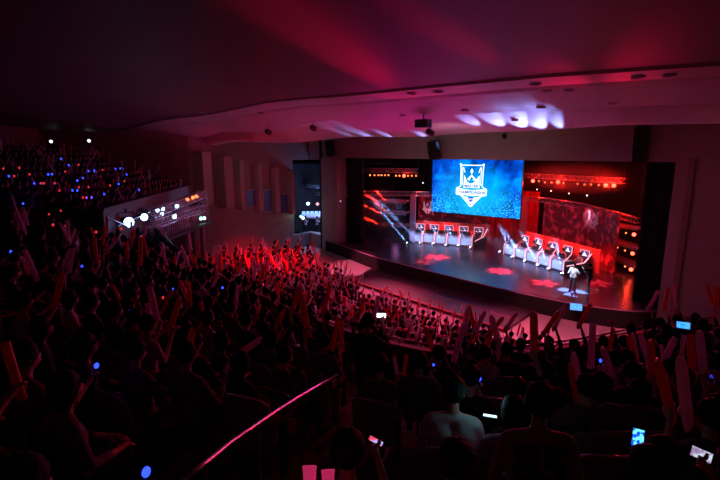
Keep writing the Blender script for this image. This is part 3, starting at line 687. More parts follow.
def figure(pose, fine):
    """returns mesh data parts: one continuous body (several materials by region), hair, and the grips"""
    seat = pose['seated']; B = []          # capsules: a, ra, b, rb, material slot (0 skin, 1 top, 2 trousers, 3 shoes)
    hz = .53 if seat else .93; lean = pose.get('lean', 0.0)
    ch = V((0, lean, hz + .40)); sh = V((0, lean * 1.2, hz + .46)); nk = V((0, lean * 1.25 + .0, hz + .53)); hd = V((0, lean * 1.3 + .03, hz + .70))
    for sg in (-1, 1):
        B.append(((sg * .085, 0, hz + .02), .115, (sg * .075, lean * .5, hz + .2), .105, 1)); B.append(((sg * .075, lean * .5, hz + .2), .105, (sg * .095, ch.y, ch.z - .04), .112, 1))
        B.append(((sg * .09, ch.y, ch.z), .095, (sg * .165, sh.y, sh.z - .02), .07, 1)); B.append(((sg * .02, nk.y - .01, nk.z - .05), .06, (sg * .15, sh.y, sh.z - .005), .06, 1))
        hip = V((sg * .095, 0, hz - .02))
        if seat: knee = V((sg * .13, .42, .50)); ank = V((sg * .14, .44, .09))
        else: knee = V((sg * .105, .02 + sg * pose.get('stride', 0) * .4, .49)); ank = V((sg * .115, -.02 + sg * pose.get('stride', 0), .08))
        B.append((hip, .098, knee, .062, 2)); B.append((knee, .058, ank + V((0, 0, .02)), .042, 2)); B.append((ank + V((0, -.03, -.03)), .045, ank + V((sg * .02, .17, -.045)), .033, 3))
    B.append((nk - V((0, 0, .04)), .054, nk + V((0, .015, .06)), .05, 0))
    B.append((hd + V((0, -.012, .015)), .088, hd + V((0, .005, .045)), .084, 0)); B.append((hd + V((0, .03, -.055)), .062, hd + V((0, .045, -.075)), .045, 0))
    if fine:
        B.append((hd + V((0, .10, .0)), .011, hd + V((0, .113, -.025)), .015, 0)); B.append((hd + V((-.03, .085, -.055)), .018, hd + V((.03, .085, -.055)), .018, 0))
        for sg in (-1, 1): B.append((hd + V((sg * .088, -.01, .02)), .014, hd + V((sg * .09, -.012, -.02)), .011, 0))
    grips = []; fing = MB()
    for sg, arm in ((-1, pose['L']), (1, pose['R'])):
        s0 = V((sg * .19, sh.y, sh.z - .025)); el, wr = V(arm['e']), V(arm['w']); slv = arm.get('sleeve', .5)
        B.append((s0, .058, el, .042, 1)); mid = el.lerp(wr, slv); B.append((el, .042, mid, .037, 1)); B.append((mid, .034, wr, .026, 0))
        d = (wr - el).normalized()
        if 'axis' in arm:
            ax = V(arm['axis']).normalized(); pn = arm.get('palm', V((0, 1, 0))); r = arm.get('r', .04); c = wr + d * .05 + V(pn) * (r + .01)
            B.append((wr + d * .012, .027, wr + d * .075, .03, 0))
            if fine: finger_fist(fing, c, ax, pn, r)
            grips.append((c, ax))
        else:
            B.append((wr + d * .01, .026, wr + d * .07, .03, 0))
            if fine: finger_open(fing, wr, d, arm.get('nrm', V((0, 0, -1))), sg)
    mb = MB()
    for a, ra, b2, rb, m in B: mb.capsule(a, ra, b2, rb, 12 if fine else 8)
    o = mb.build('tmp', M['skin'])
    rm = o.modifiers.new('r', 'REMESH'); rm.mode = 'VOXEL'; rm.voxel_size = .018 if fine else .045
    sm = o.modifiers.new('s', 'SMOOTH'); sm.factor = .5; sm.iterations = 3 if fine else 1
    bpy.context.view_layer.update()
    me = bpy.data.meshes.new_from_object(o.evaluated_get(bpy.context.evaluated_depsgraph_get())); bpy.data.objects.remove(o)
    nf = len(me.polygons); cen = np.empty(nf * 3); me.polygons.foreach_get('center', cen); cen = cen.reshape(-1, 3)
    best = np.full(nf, 1e9); mi = np.zeros(nf, int)
    for a, ra, b2, rb, m in B:
        a, b2 = np.array(a), np.array(b2); d = b2 - a; t = np.clip(((cen - a) @ d) / max(1e-9, d @ d), 0, 1); dist = np.linalg.norm(cen - a - t[:, None] * d, axis=1) - (ra + (rb - ra) * t)
        k = dist < best; best[k] = dist[k]; mi[k] = m
    verts = np.empty(len(me.vertices) * 3); me.vertices.foreach_get('co', verts)
    faces = [tuple(p.vertices) for p in me.polygons]
    out = MB(); out.v = [tuple(p) for p in verts.reshape(-1, 3)]; out.f = faces; out.mi = mi.tolist()
    if fine:
        out.cur = 0; out.add(fing.v, fing.f)
        out.cur = 4
        for sg in (-1, 1): out.ball(hd + V((sg * .032, .082, .012)), .011, 8, 5)
    # hair: a cap with a nape, thick, following the skull
    hb = MB(); N = 18; rows = []; long = pose.get('long', 0)
    for j in range(9):
        ph = R(90 - 18.5 * j); ring = []
        for k in range(N):
            th = 2 * PI * k / N; fr = max(0.0, math.sin(th))            # 1 at the face
            low = ph if fr < .35 else max(ph, R(90 - 18.5 * 8) + R(75) * (fr - .35) / .65 + R(0))
            rr = .101 + .005 * math.sin(k * 2.3 + j * 1.7) + .004 * math.sin(k * 5.1 - j)
            z = math.sin(low); q = math.cos(low)
            dz = -long * max(0, -math.sin(low)) * (1 - fr)
            ring.append(hd + V((math.cos(th) * q * rr, math.sin(th) * q * rr * 1.08 - .012, z * rr * 1.12 + .03 + dz)))
        rows.append(ring)
    hb.v = [tuple(p) for r_ in rows for p in r_]
    hb.f = [(j * N + k, (j + 1) * N + k, (j + 1) * N + (k + 1) % N, j * N + (k + 1) % N) for j in range(8) for k in range(N)] + [tuple(8 * N + k for k in range(N - 1, -1, -1))]
    hb.mi = [0] * len(hb.f)
    return out, hb, grips, hd
AX = V((.12, .1, 1))
def arm_up(sg, x=.24, y=.22, z=1.42, tilt=.15, r=.04): return dict(e=V((sg * (x + .08), y * .75, z - .27)), w=V((sg * x, y + .02, z)), axis=V((sg * tilt, .12, 1)), palm=V((0, 1, 0)), r=r, sleeve=.35)
def arm_lap(sg): return dict(e=V((sg * .27, .06, .72)), w=V((sg * .12, .30, .66)), nrm=V((0, 0, -1)), sleeve=.6)
def arm_side(sg): return dict(e=V((sg * .27, -.02, 1.10)), w=V((sg * .27, .06, .86)), nrm=V((0, 1, 0)), sleeve=.7)
def arm_fore(sg, z=1.02, y=.38): return dict(e=V((sg * .28, .10, .76)), w=V((sg * .10, y, z)), axis=V((sg * .35, .2, 1)), palm=V((-sg * .4, .6, 0)), r=.04, sleeve=.45)
POSES = {
 'both': dict(seated=True, L=arm_up(-1), R=arm_up(1), txt='both sticks raised'),
 'high': dict(seated=True, L=arm_lap(-1), R=arm_up(1, .20, .18, 1.52, .25), txt='one stick raised'),
 'lap': dict(seated=True, L=arm_lap(-1), R=arm_lap(1), txt='hands in the lap', long=.12),
 'clap': dict(seated=True, L=arm_fore(-1), R=arm_fore(1), txt='two sticks before the chest', lean=.05),
 'stand': dict(seated=False, L=arm_up(-1, .26, .24, 1.86), R=arm_up(1, .24, .2, 1.92), txt='standing with both sticks up'),
 'phone': dict(seated=True, L=arm_lap(-1), R=dict(e=V((.27, .12, .76)), w=V((.10, .34, .98)), axis=V((.1, .1, 1)), palm=V((0, 1, 0)), r=.012, sleeve=.45), txt='holding up a phone'),
 'low': dict(seated=True, L=arm_lap(-1), R=dict(e=V((.27, .12, .70)), w=V((.16, .40, .84)), axis=V((.1, .25, 1)), palm=V((0, 1, 0)), r=.03, sleeve=.45), txt='a stick held low'),
 'led': dict(seated=True, L=arm_lap(-1), R=arm_up(1, .22, .24, 1.34, .1, .018), txt='holding up a small light'),
}
PROT = {}; RAW = {}
def proto(pose, outfit, fine):
    k = (pose, outfit, fine)
    if k in PROT: return PROT[k]
    kk = (pose, fine)
    if kk not in RAW: RAW[kk] = figure(POSES[pose], fine)
    body, hair, grips, hd = RAW[kk]
    def mk(src, name, mats):
        me = bpy.data.meshes.new(name); me.from_pydata(src.v, [], src.f)
        for m in mats: me.materials.append(m)
        me.polygons.foreach_set('material_index', src.mi); me.polygons.foreach_set('use_smooth', [True] * len(src.f)); me.update(); return me
    PROT[k] = (mk(body, 'spectator', [M['skin'], M['c_' + outfit], M['jeans'], M['black'], M['ink']]), mk(hair, 'hair', [M['hair']]), grips)
    return PROT[k]
def person(pose, outfit, loc, rz, label, group=None, fine=True, name='spectator', cat='person', scale=1.0):
    bm_, hm, grips = proto(pose, outfit, fine)
    o = bpy.data.objects.new(name, bm_); COL.objects.link(o); o.location = loc; o.rotation_euler = (0, 0, rz); o.scale = (scale,) * 3
    tag(o, label, cat, group)
    h = bpy.data.objects.new('hair', hm); COL.objects.link(h); h.parent = o
    T = Matrix.Translation(loc) @ Matrix.Rotation(rz, 4, 'Z') @ Matrix.Diagonal((scale, scale, scale, 1))
    return o, [(T @ g, (T.to_3x3() @ ax).normalized()) for g, ax in grips]
# inflated cheering stick: a film tube pinched flat at both ends
def stick_mb(L=.62, r=.045, n=12):
    prof = [(-.09, .25, 1.1), (-.08, .3, 1.15), (-.05, .8, 1.05), (0, .92, 1), (.12, 1, 1), (.3, 1.02, 1.02), (L - .18, 1, 1), (L - .13, .8, 1.05), (L - .10, .3, 1.15), (L - .09, .22, 1.12)]
    mb = MB(); vs = []
    for z, fy, fx in prof: vs += [(r * fx * math.cos(2 * PI * k / n), r * fy * math.sin(2 * PI * k / n), z) for k in range(n)]
    m = len(prof)
    mb.add(vs, [(i * n + k, i * n + (k + 1) % n, (i + 1) * n + (k + 1) % n, (i + 1) * n + k) for i in range(m - 1) for k in range(n)] + [tuple(range(n - 1, -1, -1)), tuple((m - 1) * n + k for k in range(n))])
    return mb
SM = {}
def stick(p, ax, colr, label, group=None, fine=True, s=1.0):
    k = (colr, fine)
    if k not in SM:
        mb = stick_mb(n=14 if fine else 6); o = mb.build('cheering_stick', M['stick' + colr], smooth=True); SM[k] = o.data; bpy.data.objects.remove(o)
    o = bpy.data.objects.new('cheering_stick', SM[k]); COL.objects.link(o); o.location = p; o.rotation_mode = 'QUATERNION'
    o.rotation_quaternion = V(ax).to_track_quat('Z', 'Y'); o.scale = (s,) * 3
    return tag(o, label, 'cheering stick', group)
OUT = ['black'] * 5 + ['navy'] * 3 + ['grey'] * 2 + ['maroon'] * 2 + ['white'] * 2

# ================================================================== ON THE STAGE: PLAYERS, HOST, CAMERA OPERATOR
POSES['play'] = dict(seated=True, L=dict(e=V((-.27, .12, .80)), w=V((-.17, .38, .80)), nrm=V((0, 0, -1)), sleeve=.5), R=dict(e=V((.27, .12, .80)), w=V((.17, .38, .80)), nrm=V((0, 0, -1)), sleeve=.5), lean=.04)
POSES['host'] = dict(seated=False, L=dict(e=V((-.33, -.02, 1.14)), w=V((-.42, .20, 1.25)), nrm=V((0, 0, 1)), sleeve=.8), R=dict(e=V((.28, .06, 1.10)), w=V((.10, .27, 1.30)), axis=V((-.1, .1, 1)), palm=V((-.3, .5, 0)), r=.015, sleeve=.85), stride=.06)
POSES['operator'] = dict(seated=False, L=dict(e=V((-.26, .16, 1.22)), w=V((-.14, .34, 1.42)), nrm=V((0, 0, 1)), sleeve=.8), R=dict(e=V((.28, .10, 1.20)), w=V((.16, .30, 1.42)), nrm=V((0, 0, 1)), sleeve=.8), stride=.1)
ORD = ('first', 'second', 'third', 'fourth', 'last')
for side in ('left', 'right'):
    for i, ords, o, c, rz, nn, d, L in BOOTHS[side]:
        col = 'white' if side == 'right' else 'navy'
        p, _ = person('play', col, c - nn * .02 + V((0, 0, .02)), rz + PI, f'player in a {"pale" if col == "white" else "dark"} top at the {ords} desk from left, {side} team', f'players of the {side} team', True, 'person')
        hs = empty('headset', c - nn * .06 + V((0, 0, 1.25)), rz + PI); tag(hs, f'black headset worn by the {ords} player from the left of the {side} team', 'headset', f'headsets of the {side} team')
        mb = MB(); mb.tube([V((.108 * math.cos(a), 0, .02 + .125 * math.sin(a))) for a in [R(q) for q in range(0, 181, 20)]], .014, 6); mb.build('headband', M['desk'] if i % 2 else M['blackmetal'], hs)
        for sg in (-1, 1): mb = MB(); mb.lathe([(.03, -.02), (.042, -.01), (.042, .015), (.03, .02)], 12, Matrix.Translation((sg * .11, 0, .0)) @ Matrix.Rotation(R(90), 4, 'Y')); mb.build('ear_cup', M['blackmetal'], hs)
hp = at_z(572, 292, 1.0)
host, g = person('host', 'white', hp, R(170), 'host in a pale top and dark trousers standing in the white spotlight', None, True, 'person')
mic = empty('microphone', g[0][0]); mic.rotation_mode = 'QUATERNION'; mic.rotation_quaternion = g[0][1].to_track_quat('Z', 'Y'); tag(mic, 'hand microphone held by the host on the stage', 'microphone')
mb = MB(); mb.lathe([(.012, -.1), (.016, .06), (.018, .08)], 10); mb.build('handle', M['blackmetal'], mic)
mb = MB(); mb.ball((0, 0, .10), .026, 10, 6); mb.build('mesh_head', M['alu'], mic)
op_ = at_z(588, 293, 1.0)
person('operator', 'black', op_, R(75), 'person dressed in black standing beside the host with a camera', None, True, 'person')
cm_ = empty('video_camera', op_ + V((-.36, .06, 1.50)), R(75)); tag(cm_, 'black video camera held by the person beside the host', 'camera')
mb = MB(); mb.box((0, -.1, 0), (.12, .36, .16)); mb.build('camera_body', M['blackmetal'], cm_, bevel=.015)
mb = MB(); mb.lathe([(.05, 0), (.055, .12), (.065, .14), (.05, .14)], 12, Matrix.Translation((0, .08, 0)) @ Matrix.Rotation(R(-90), 4, 'X')); mb.build('camera_lens', M['screen_off'], cm_)
mb = MB(); mb.tube([(0, -.2, .08), (0, -.18, .14), (0, .05, .14), (0, .07, .08)], .012, 6); mb.build('carry_handle', M['blackmetal'], cm_)
point(cm_.location + V((-.2, -.25, -.3)), 1.5, (.8, .9, 1), .03)

# ================================================================== HOUSE FIXTURES
def hit(u, v, back=.0):
    bpy.context.view_layer.update()
    ok, p, nrm, *_ = S.ray_cast(bpy.context.evaluated_depsgraph_get(), CAM, ray(u, v).normalized())
    return (p - ray(u, v).normalized() * back, nrm) if ok else (at_d(u, v, 20), V((0, 0, -1)))
mb = MB(); mb.lathe([(.07, .03), (.16, .02), (.17, -.02), (.15, -.035), (.11, -.02), (.10, .02)], 14); DL = mb.build('ceiling_downlight', M['ceil'])
mb = MB(); mb.lathe([(.10, .02), (.06, .0), (.03, -.012)], 12); DLl = mb.build('bulb', M['screen_off'], DL)
first = True
spots_ = [((535.5, 83.6), 'brightest edge strip'), ((546.7, 90), ''), ((569, 90), ''), ((465, 110), ''), ((541, 107), ''), ((613, 103), ''), ((638, 76.4), ''), ((669, 74.7), ''), ((412, 93), ''), ((438, 91), ''), ((403, 115), ''), ((261, 113), ''), ((202, 112), ''), ((515, 120), '')]
hits = [(hit(*a)[0]) for a, _ in spots_]
for i, p in enumerate(hits):
    o = DL if first else dup(DL); first = False
    o.location = p + V((0, 0, -.015)); tag(o, 'small round downlight set in the pale stepped ceiling', 'ceiling light', 'ceiling downlights')
def cluster(u, v, label, k=0, D=None, sz=.5):
    p = hit(u, v - 4)[0] if D is None else at_d(u, v, D)
    t = empty('projector' if k == 0 else 'hanging_lamp', p); tag(t, label, 'projector' if k == 0 else 'lamp')
    if k == 0:
        mb = MB(); mb.box((0, 0, -.42), (.62, .5, .36)); mb.build('case', M['blackmetal'], t, bevel=.02)
        mb = MB(); mb.tube([(0, 0, .05), (0, 0, -.26)], .03, 8); mb.build('mount', M['blackmetal'], t)
        mb = MB(); mb.lathe([(.08, 0), (.09, .06), (.07, .06)], 12, Matrix.Translation((0, .25, -.42)) @ Matrix.Rotation(R(-90), 4, 'X')); mb.build('lens', M['screen_off'], t)
    else:
        mb = MB(); mb.tube([(0, 0, .1), (0, 0, -.15)], .025, 6); mb.build('mount', M['blackmetal'], t)
        mb = MB(); mb.lathe([(.08, -.2), (.14, -.16), (.15, .1), (.16, .14), (.13, .14)], 12, Matrix.Translation((0, 0, -.28)) @ Matrix.Rotation(R(-110), 4, 'X')); mb.build('housing', M['blackmetal'], t)
cluster(423.5, 118, 'black box projector hanging from the ceiling above the left of the big screen')
cluster(313, 127, 'black lamp hanging from the ceiling before the blue glow at the left', 1)
cluster(268, 131, 'small dark lamp hanging under the red streaked ceiling edge at the left', 1)
cluster(430, 130, 'small lamp hanging at the ceiling edge just right of the black projector', 1)
cluster(505, 136, 'small dark lamp hanging in front of the header over the big screen', 1)
def line_array(p, rz, n, w, h, tilt, label):
    t = empty('loudspeaker', p, rz); tag(t, label, 'loudspeaker')
    z = 0; y = 0
    for k in range(n):
        T = Matrix.Rotation(R(tilt * (k + .5)), 4, 'X')
        mb = MB(); mb.box((0, y, z - h / 2), (w, .42, h * .97), mtx=T); c = mb.build('cabinet', M['blackmetal'], t, bevel=.02)
        mb = MB(); mb.box(V((0, y, z - h / 2)) + T.to_3x3() @ V((0, -.215, 0)), (w * .9, .012, h * .85), mtx=T); mb.build('grille', M['black'], c)
        z -= h * .98; y += h * math.sin(R(tilt * (k + .8)))
    mb = MB(); mb.bar((-w * .45, 0, .04), (w * .45, 0, .04), .06, .05)
    for sg in (-1, 1): mb.tube([(sg * w * .35, 0, .04), (sg * w * .35, 0, 12.2 - p[2])], .012, 5)
    mb.build('rigging', M['blackmetal'], t)
p = pro(-15.9, 9.75, -.7); line_array(p, R(-15), 2, .85, .62, 16, 'black two-box loudspeaker tilted down above the left part of the big screen')
p = pro(-27.3, 10.0, -.6); line_array(p, R(-10), 3, .7, .45, 8, 'dim black loudspeaker hanging over the left column of the stage opening')
p = pro(-3.3, 10.25, -.5); line_array(p, R(-8), 4, .62, .44, 3, 'tall dim loudspeaker column on the header at the right of the stage')
for (u, v), lb in zip(((51, 141.5), (89, 140.8)), ('small white lamp high on the far left back wall', 'small white lamp under the left tip of the ceiling panel')):
    p, nrm = hit(u, v, .25); lamp(p, CAM - p, .11, 'smallwhite', lb, yoke=False)
# windows between the fins and an exit lamp on the left wall
for i, (y, z0, z1, w, c) in enumerate(((24.7, 4.55, 5.9, 1.0, 0), (26.5, 3.9, 5.8, 1.0, 0), (28.4, 3.6, 5.3, 1.0, 1))):
    mb = MB(); mb.box((-30.93, y, (z0 + z1) / 2), (.08, w, z1 - z0)); M['pane'] = M.get('pane') or mat('blue_window_glass', (.10, .17, .42), .2, var=.2)
    o = struct(mb, f'window_{i + 1}', M['pane'])
    mb = MB(); 
    for dy in (-w / 2, w / 2): mb.box((-30.9, y + dy, (z0 + z1) / 2), (.14, .06, z1 - z0))
    for z in (z0, z1): mb.box((-30.9, y, z), (.14, w, .06))
    mb.build('window_frame', M['plaster'], o)
p = V((-30.6, 30.2, 3.1)); lamp(p, CAM - p, .13, 'greenled', 'small greenish white exit lamp on the left wall by the stage column', yoke=False)
point(p + V((.4, -.4, .1)), 6, (.6, 1, .7))
# lit room seen through the side opening left of the column
mb = MB()
q = [pro(x, 0, o) for x, o in ((-35.5, .75), (-35.5, 6.5), (-26.2, 6.5), (-26.2, .75))]
mb.bar(V((q[0].x, q[0].y, 4)), V((q[1].x, q[1].y, 4)), .1, 8); mb.bar(V((q[1].x, q[1].y, 4)), V((q[2].x, q[2].y, 4)), .1, 8)
mb.prism([(a.x, a.y) for a in q], .7, .8); mb.prism([(a.x, a.y) for a in q], 7.9, 8.0)
struct(mb, 'wall_side_stage', M['black'])
pa, pb = pro(-34, 5.6, 2.0), pro(-28.0, 5.6, 2.0)
truss([pa, pb], 'truss crossing the side stage room left of the column', .3, cables=False)
pa, pb = pro(-34, 4.7, 3.2), pro(-28.0, 4.9, 3.2); truss([pa, pb], 'lower truss at the back of the side stage room', .3, cables=False)
for i, (u, v, lens, lb) in enumerate(((308, 203.6, 'coolled', 'round white lamp hanging in the side stage room'), (317.5, 204, 'ledpink', 'purple lamp hanging in the side stage room'), (323.5, 210.5, 'smallwhite', 'white lamp nearest the column in the side stage room'), (303, 218, 'smallwhite', 'small white lamp low in the side stage room'))):
    p = at_d(u, v, 43.5); lamp(p, CAM - p, .16, lens, lb, yoke=False)
q0 = at_d(312, 216, 46.5); q1 = at_d(303, 219, 43.2); RZ = R(42)
t = empty('mixing_desk', (q0.x, q0.y, .8), RZ); tag(t, 'blue lit mixing desk in the side stage room', 'desk'); hz_ = q0.z - .8
mb = MB(); mb.box((0, 0, hz_), (2.2, .9, .16), mtx=Matrix.Rotation(R(18), 4, 'X')); mb.build('control_surface', M['desk'], t)
mb = MB(); mb.box((0, .1, hz_ / 2 - .1), (2.0, .6, hz_ - .2)); mb.build('flight_case', M['blackmetal'], t)
for k in range(5): mb = MB(); mb.box((-.84 + .42 * k, .3, hz_ + .32), (.32, .03, .24)); mb.build('desk_screen', M['sidepic'], t)
for k, (q, lb) in enumerate(((at_d(305.5, 225, 45), 'left'), (at_d(317, 225, 45.2), 'right'))): person('operator', 'white', V((q.x, q.y, q.z - .9)), R(-30), f'pale topped person in the blue lit side stage room, {lb} one of two', None, False, 'person')
# --- the lighting gallery fixed before the left balcony wing
def RD(u): return 20.0 + (u - 120) / 85 * 10.5
def G(u, v, f=1.0): return at_d(u, v, RD(u) * f)
truss([G(150, 214), G(203, 194)], 'upper truss of the lighting gallery at the left balcony', .42, cables=False)
truss([G(152, 224), G(203, 208)], 'lower truss of the lighting gallery at the left balcony', .42, cables=False)
for k, (u, v0, v1) in enumerate(((155, 209, 238), (182, 200, 232), (202, 191, 222))):
    a = G(u, v0); b2 = G(u, v1); b2 = V((a.x, a.y, b2.z)); truss([b2, a], f'upright truss of the lighting gallery, {("nearest to the big lamps", "middle one", "nearest to the left wall")[k]}', .42, cables=False)
a, b2, c3_ = G(152, 243), G(184, 231), G(204, 222)
t = empty('gallery_platform', b2); tag(t, 'grey railed platform of the lighting gallery at the left balcony', 'platform')
mb = MB(); mb.bar(a - b2, c3_ - b2, 1.0, .14); mb.build('deck', M['blackmetal'], t)
mb = MB()
for j in range(26): q = a.lerp(c3_, j / 25) - b2; mb.tube([q + V((.3, -.35, 0)), q + V((.3, -.35, .85))], .02, 5)
mb.bar(a - b2 + V((.3, -.35, .85)), c3_ - b2 + V((.3, -.35, .85)), .05, .05); mb.build('railing', M['alu'], t)
for u in (160, 184, 201):
    q = a.lerp(c3_, (u - 152) / 52); mb = MB(); mb.tube([(0, 0, 0), (0, 0, q.z - orch_z(q.x, q.y))], .16, 10); o = mb.build('support_column', M['wood'], loc=(q.x, q.y, orch_z(q.x, q.y)))
    tag(o, f'dark column under the lighting gallery, {({160: "nearest to the big lamps", 184: "middle one of the three", 201: "nearest to the left wall"})[u]}', 'column')
for i, (u, v, r, lens, lb) in enumerate(((129, 222.2, .25, 'coolbig', 'largest and brightest white flood lamp of the left lighting gallery'), (144.2, 217.2, .20, 'coolbig', 'second bright white flood lamp of the left lighting gallery'), (157.6, 210.4, .11, 'coolbig', 'left one of two small white lamps high on the lighting gallery'), (163, 209, .11, 'coolbig', 'right one of two small white lamps high on the lighting gallery'), (177, 206.2, .13, 'coolbig', 'white lamp beside the middle upright truss of the gallery'), (162, 214, .11, 'coolled', 'small lamp below the pair of white lamps on the gallery'), (174.5, 216.5, .15, 'coolled', 'dimmer bluish lamp low on the lighting gallery'), (187.5, 199.7, .13, 'amberlamp', 'left orange lamp at the top of the gallery'), (192.6, 197.7, .13, 'amberlamp', 'middle orange lamp at the top of the gallery'), (196.6, 196.3, .13, 'amberlamp', 'right orange lamp at the top of the gallery'), (204.3, 218.2, .12, 'smallwhite', 'small white lamp at the right foot of the gallery'), (201, 218.4, .12, 'greenled', 'small green lamp at the right foot of the gallery'), (188, 219, .07, 'redled', 'tiny red lamp on the gallery platform'))):
    p = G(u, v, .985); lamp(p, (CAM - p).normalized() + V((.35, .3, -.1)), r, lens, lb, yoke=(r > .14))
# loose scaffold arms at the near end of the gallery
t = empty('scaffolding', G(125, 224)); tag(t, 'thin slanting scaffold arms at the near end of the lighting gallery', 'scaffold')
o_ = t.location
for (u0, v0, u1, v1) in ((106, 217, 131, 228), (118, 226, 150, 212), (150, 232, 175, 222), (160, 235, 150, 222)): mb = MB(); mb.tube([G(u0, v0) - o_, G(u1, v1) - o_], .035, 6); mb.build('pipe', M['alu'], t)

# ================================================================== SEATS
def make_seat(kind):
    t = empty('theatre_seat'); cl = M['seatred'] if kind == 'red' else M['seatdark']; sh = M['seatred'] if kind == 'red' else M['shell']
    def slab(y0, y1, z0, z1, w, th, n=8, bow=.05, top=.04):
        mb = MB(); vs = []
        for s_ in (0, 1):
            for j in range(2):
                for i in range(n + 1):
                    f = i / n * 2 - 1; z = z0 if j == 0 else z1 - top * f ** 4 * 2
                    vs.append((f * w / 2, (y0 if j == 0 else y1) - bow * (1 - f * f) + (th if s_ else 0), z))
        k = n + 1; fs = []
        for i in range(n):
            fs += [(i, i + 1, k + i + 1, k + i), (2 * k + i + 1, 2 * k + i, 3 * k + i, 3 * k + i + 1), (k + i, k + i + 1, 3 * k + i + 1, 3 * k + i), (i + 1, i, 2 * k + i, 2 * k + i + 1)]
        fs += [(0, k, 3 * k, 2 * k), (n, 2 * k + n, 3 * k + n, k + n)]
        return mb.add(vs, fs)
    slab(-.20, -.30, .32, .96, .52, .035).build('back_shell', sh, t, smooth=False, bevel=.008)
    slab(-.165, -.265, .44, .92, .46, .07).build('back_cushion', cl, t, bevel=.02)
    mb = MB(); mb.box((0, .06, .385), (.46, .46, .09)); mb.build('seat_cushion', cl, t, bevel=.03)
    for sg in (-1, 1): mb = MB(); mb.box((sg * .265, .02, .62), (.045, .36, .035)); mb.box((sg * .265, -.05, .31), (.03, .14, .60)); mb.build('armrest', M['blackmetal'], t, bevel=.008)
    mb = MB(); mb.box((0, .02, .18), (.10, .16, .34)); mb.box((0, .02, .01), (.22, .3, .02)); mb.build('pedestal', M['blackmetal'], t)
    return t
SEATP = {}
def seat(kind, loc, rz, label, group=None, fine=True):
    if kind not in SEATP: SEATP[kind] = make_seat(kind); o = SEATP[kind]
    else: o = dup(SEATP[kind])
    o.location = loc; o.rotation_euler = (0, 0, rz); tag(o, label, 'seat')
    if group: o['group'] = group
    elif 'group' in o: del o['group']
    return o
# the seats of the far rows: one mesh each
def make_far_seat():
    mb = MB(); mb.box((0, -.22, .66), (.50, .09, .62), mtx=Matrix.Rotation(R(8), 4, 'X')); mb.box((0, .05, .40), (.48, .46, .10))
    for sg in (-1, 1): mb.box((sg * .265, 0, .32), (.04, .34, .62))
    return mb

# ================================================================== THE CROWD
def facing(n): return math.atan2(n.y, n.x) + PI / 2          # local +Y looks along -n (towards the stage)
bpy.context.view_layer.update(); DG = bpy.context.evaluated_depsgraph_get()
def seen(p):
    dv = V(p) - CAM; ok, hp_, *_ = S.ray_cast(DG, CAM, dv.normalized(), distance=dv.length - .15); return not ok
def on_aisle(p):
    a, b2 = AI; q = V((p[0], p[1], 0)); t = max(0, min(1, (q - a).dot(b2 - a) / (b2 - a).length_squared)); return (q - a - (b2 - a) * t).length < .66
used = []
AI = (V((-4.6, 8.2, 0)), V((-1.4, 1.2, 0)))
def free(p, r=.42): return all((p[0] - a) ** 2 + (p[1] - b2) ** 2 > r * r for a, b2 in used)
def surf(x, y):
    s, d, zr = bal_sd(x, y); z = step_z(d, zr) if d > -.05 else orch_z(x, y)
    return max(z, wing_z(wing_sd(x, y)[1])) if on_wing(x, y) else z
def row_n(x, y):
    if on_wing(x, y): return WN.copy()
    s, d, zr = bal_sd(x, y); i = int(np.argmin(abs(ARC - s)))
    return V((*NRM[i], 0)).normalized() if d > -.05 else (V((x, y, 0)) - FC).normalized()
def hold(u, v, poses, hand, ext=0.0, fine=True, rzx=0.0, dmin=1.9, target=None, length=0):
    """where a person must stand for the given hand (or the thing's tip, ext above it) to be met by this line of sight"""
    best = None
    for pose in poses:
        _, _, grips = proto(pose, 'black', fine); g, ax = grips[hand]; g = g + ax * ext
        D = dmin; above = False
        while D < 60:
            P = at_d(u, v, D); rz = facing(row_n(P.x, P.y)) + rzx; base = P - Matrix.Rotation(rz, 3, 'Z') @ g
            if P.z - g.z <= surf(base.x, base.y):
                if above or (pose == poses[-1] and best is None):
                    r = (V((base.x, base.y, surf(base.x, base.y))), rz, P, D, pose); e = abs(length / FPX * D - target) if target else 0
                    if best is None or e < best[0]: best = (e, r)
                break
            above = True; D += .04
        if best and not target: break
    return best[1] if best else None
def zone(u, v, D, bal_):
    if bal_:
        if D > 15: return 'in the far left balcony block'
        if u < 330: return 'in balcony rows left of the handrail'
        return 'in balcony rows right of the stairs'
    if u < 300: return 'in hall seats by the left wall'
    if u < 420: return 'in the hall crowd before the platform'
    return 'in the hall crowd below the right railing'
COLW = {'black': 'black', 'navy': 'dark blue', 'grey': 'grey', 'maroon': 'dark red', 'white': 'pale', 'lilac': 'lilac', 'jersey': 'dull red'}
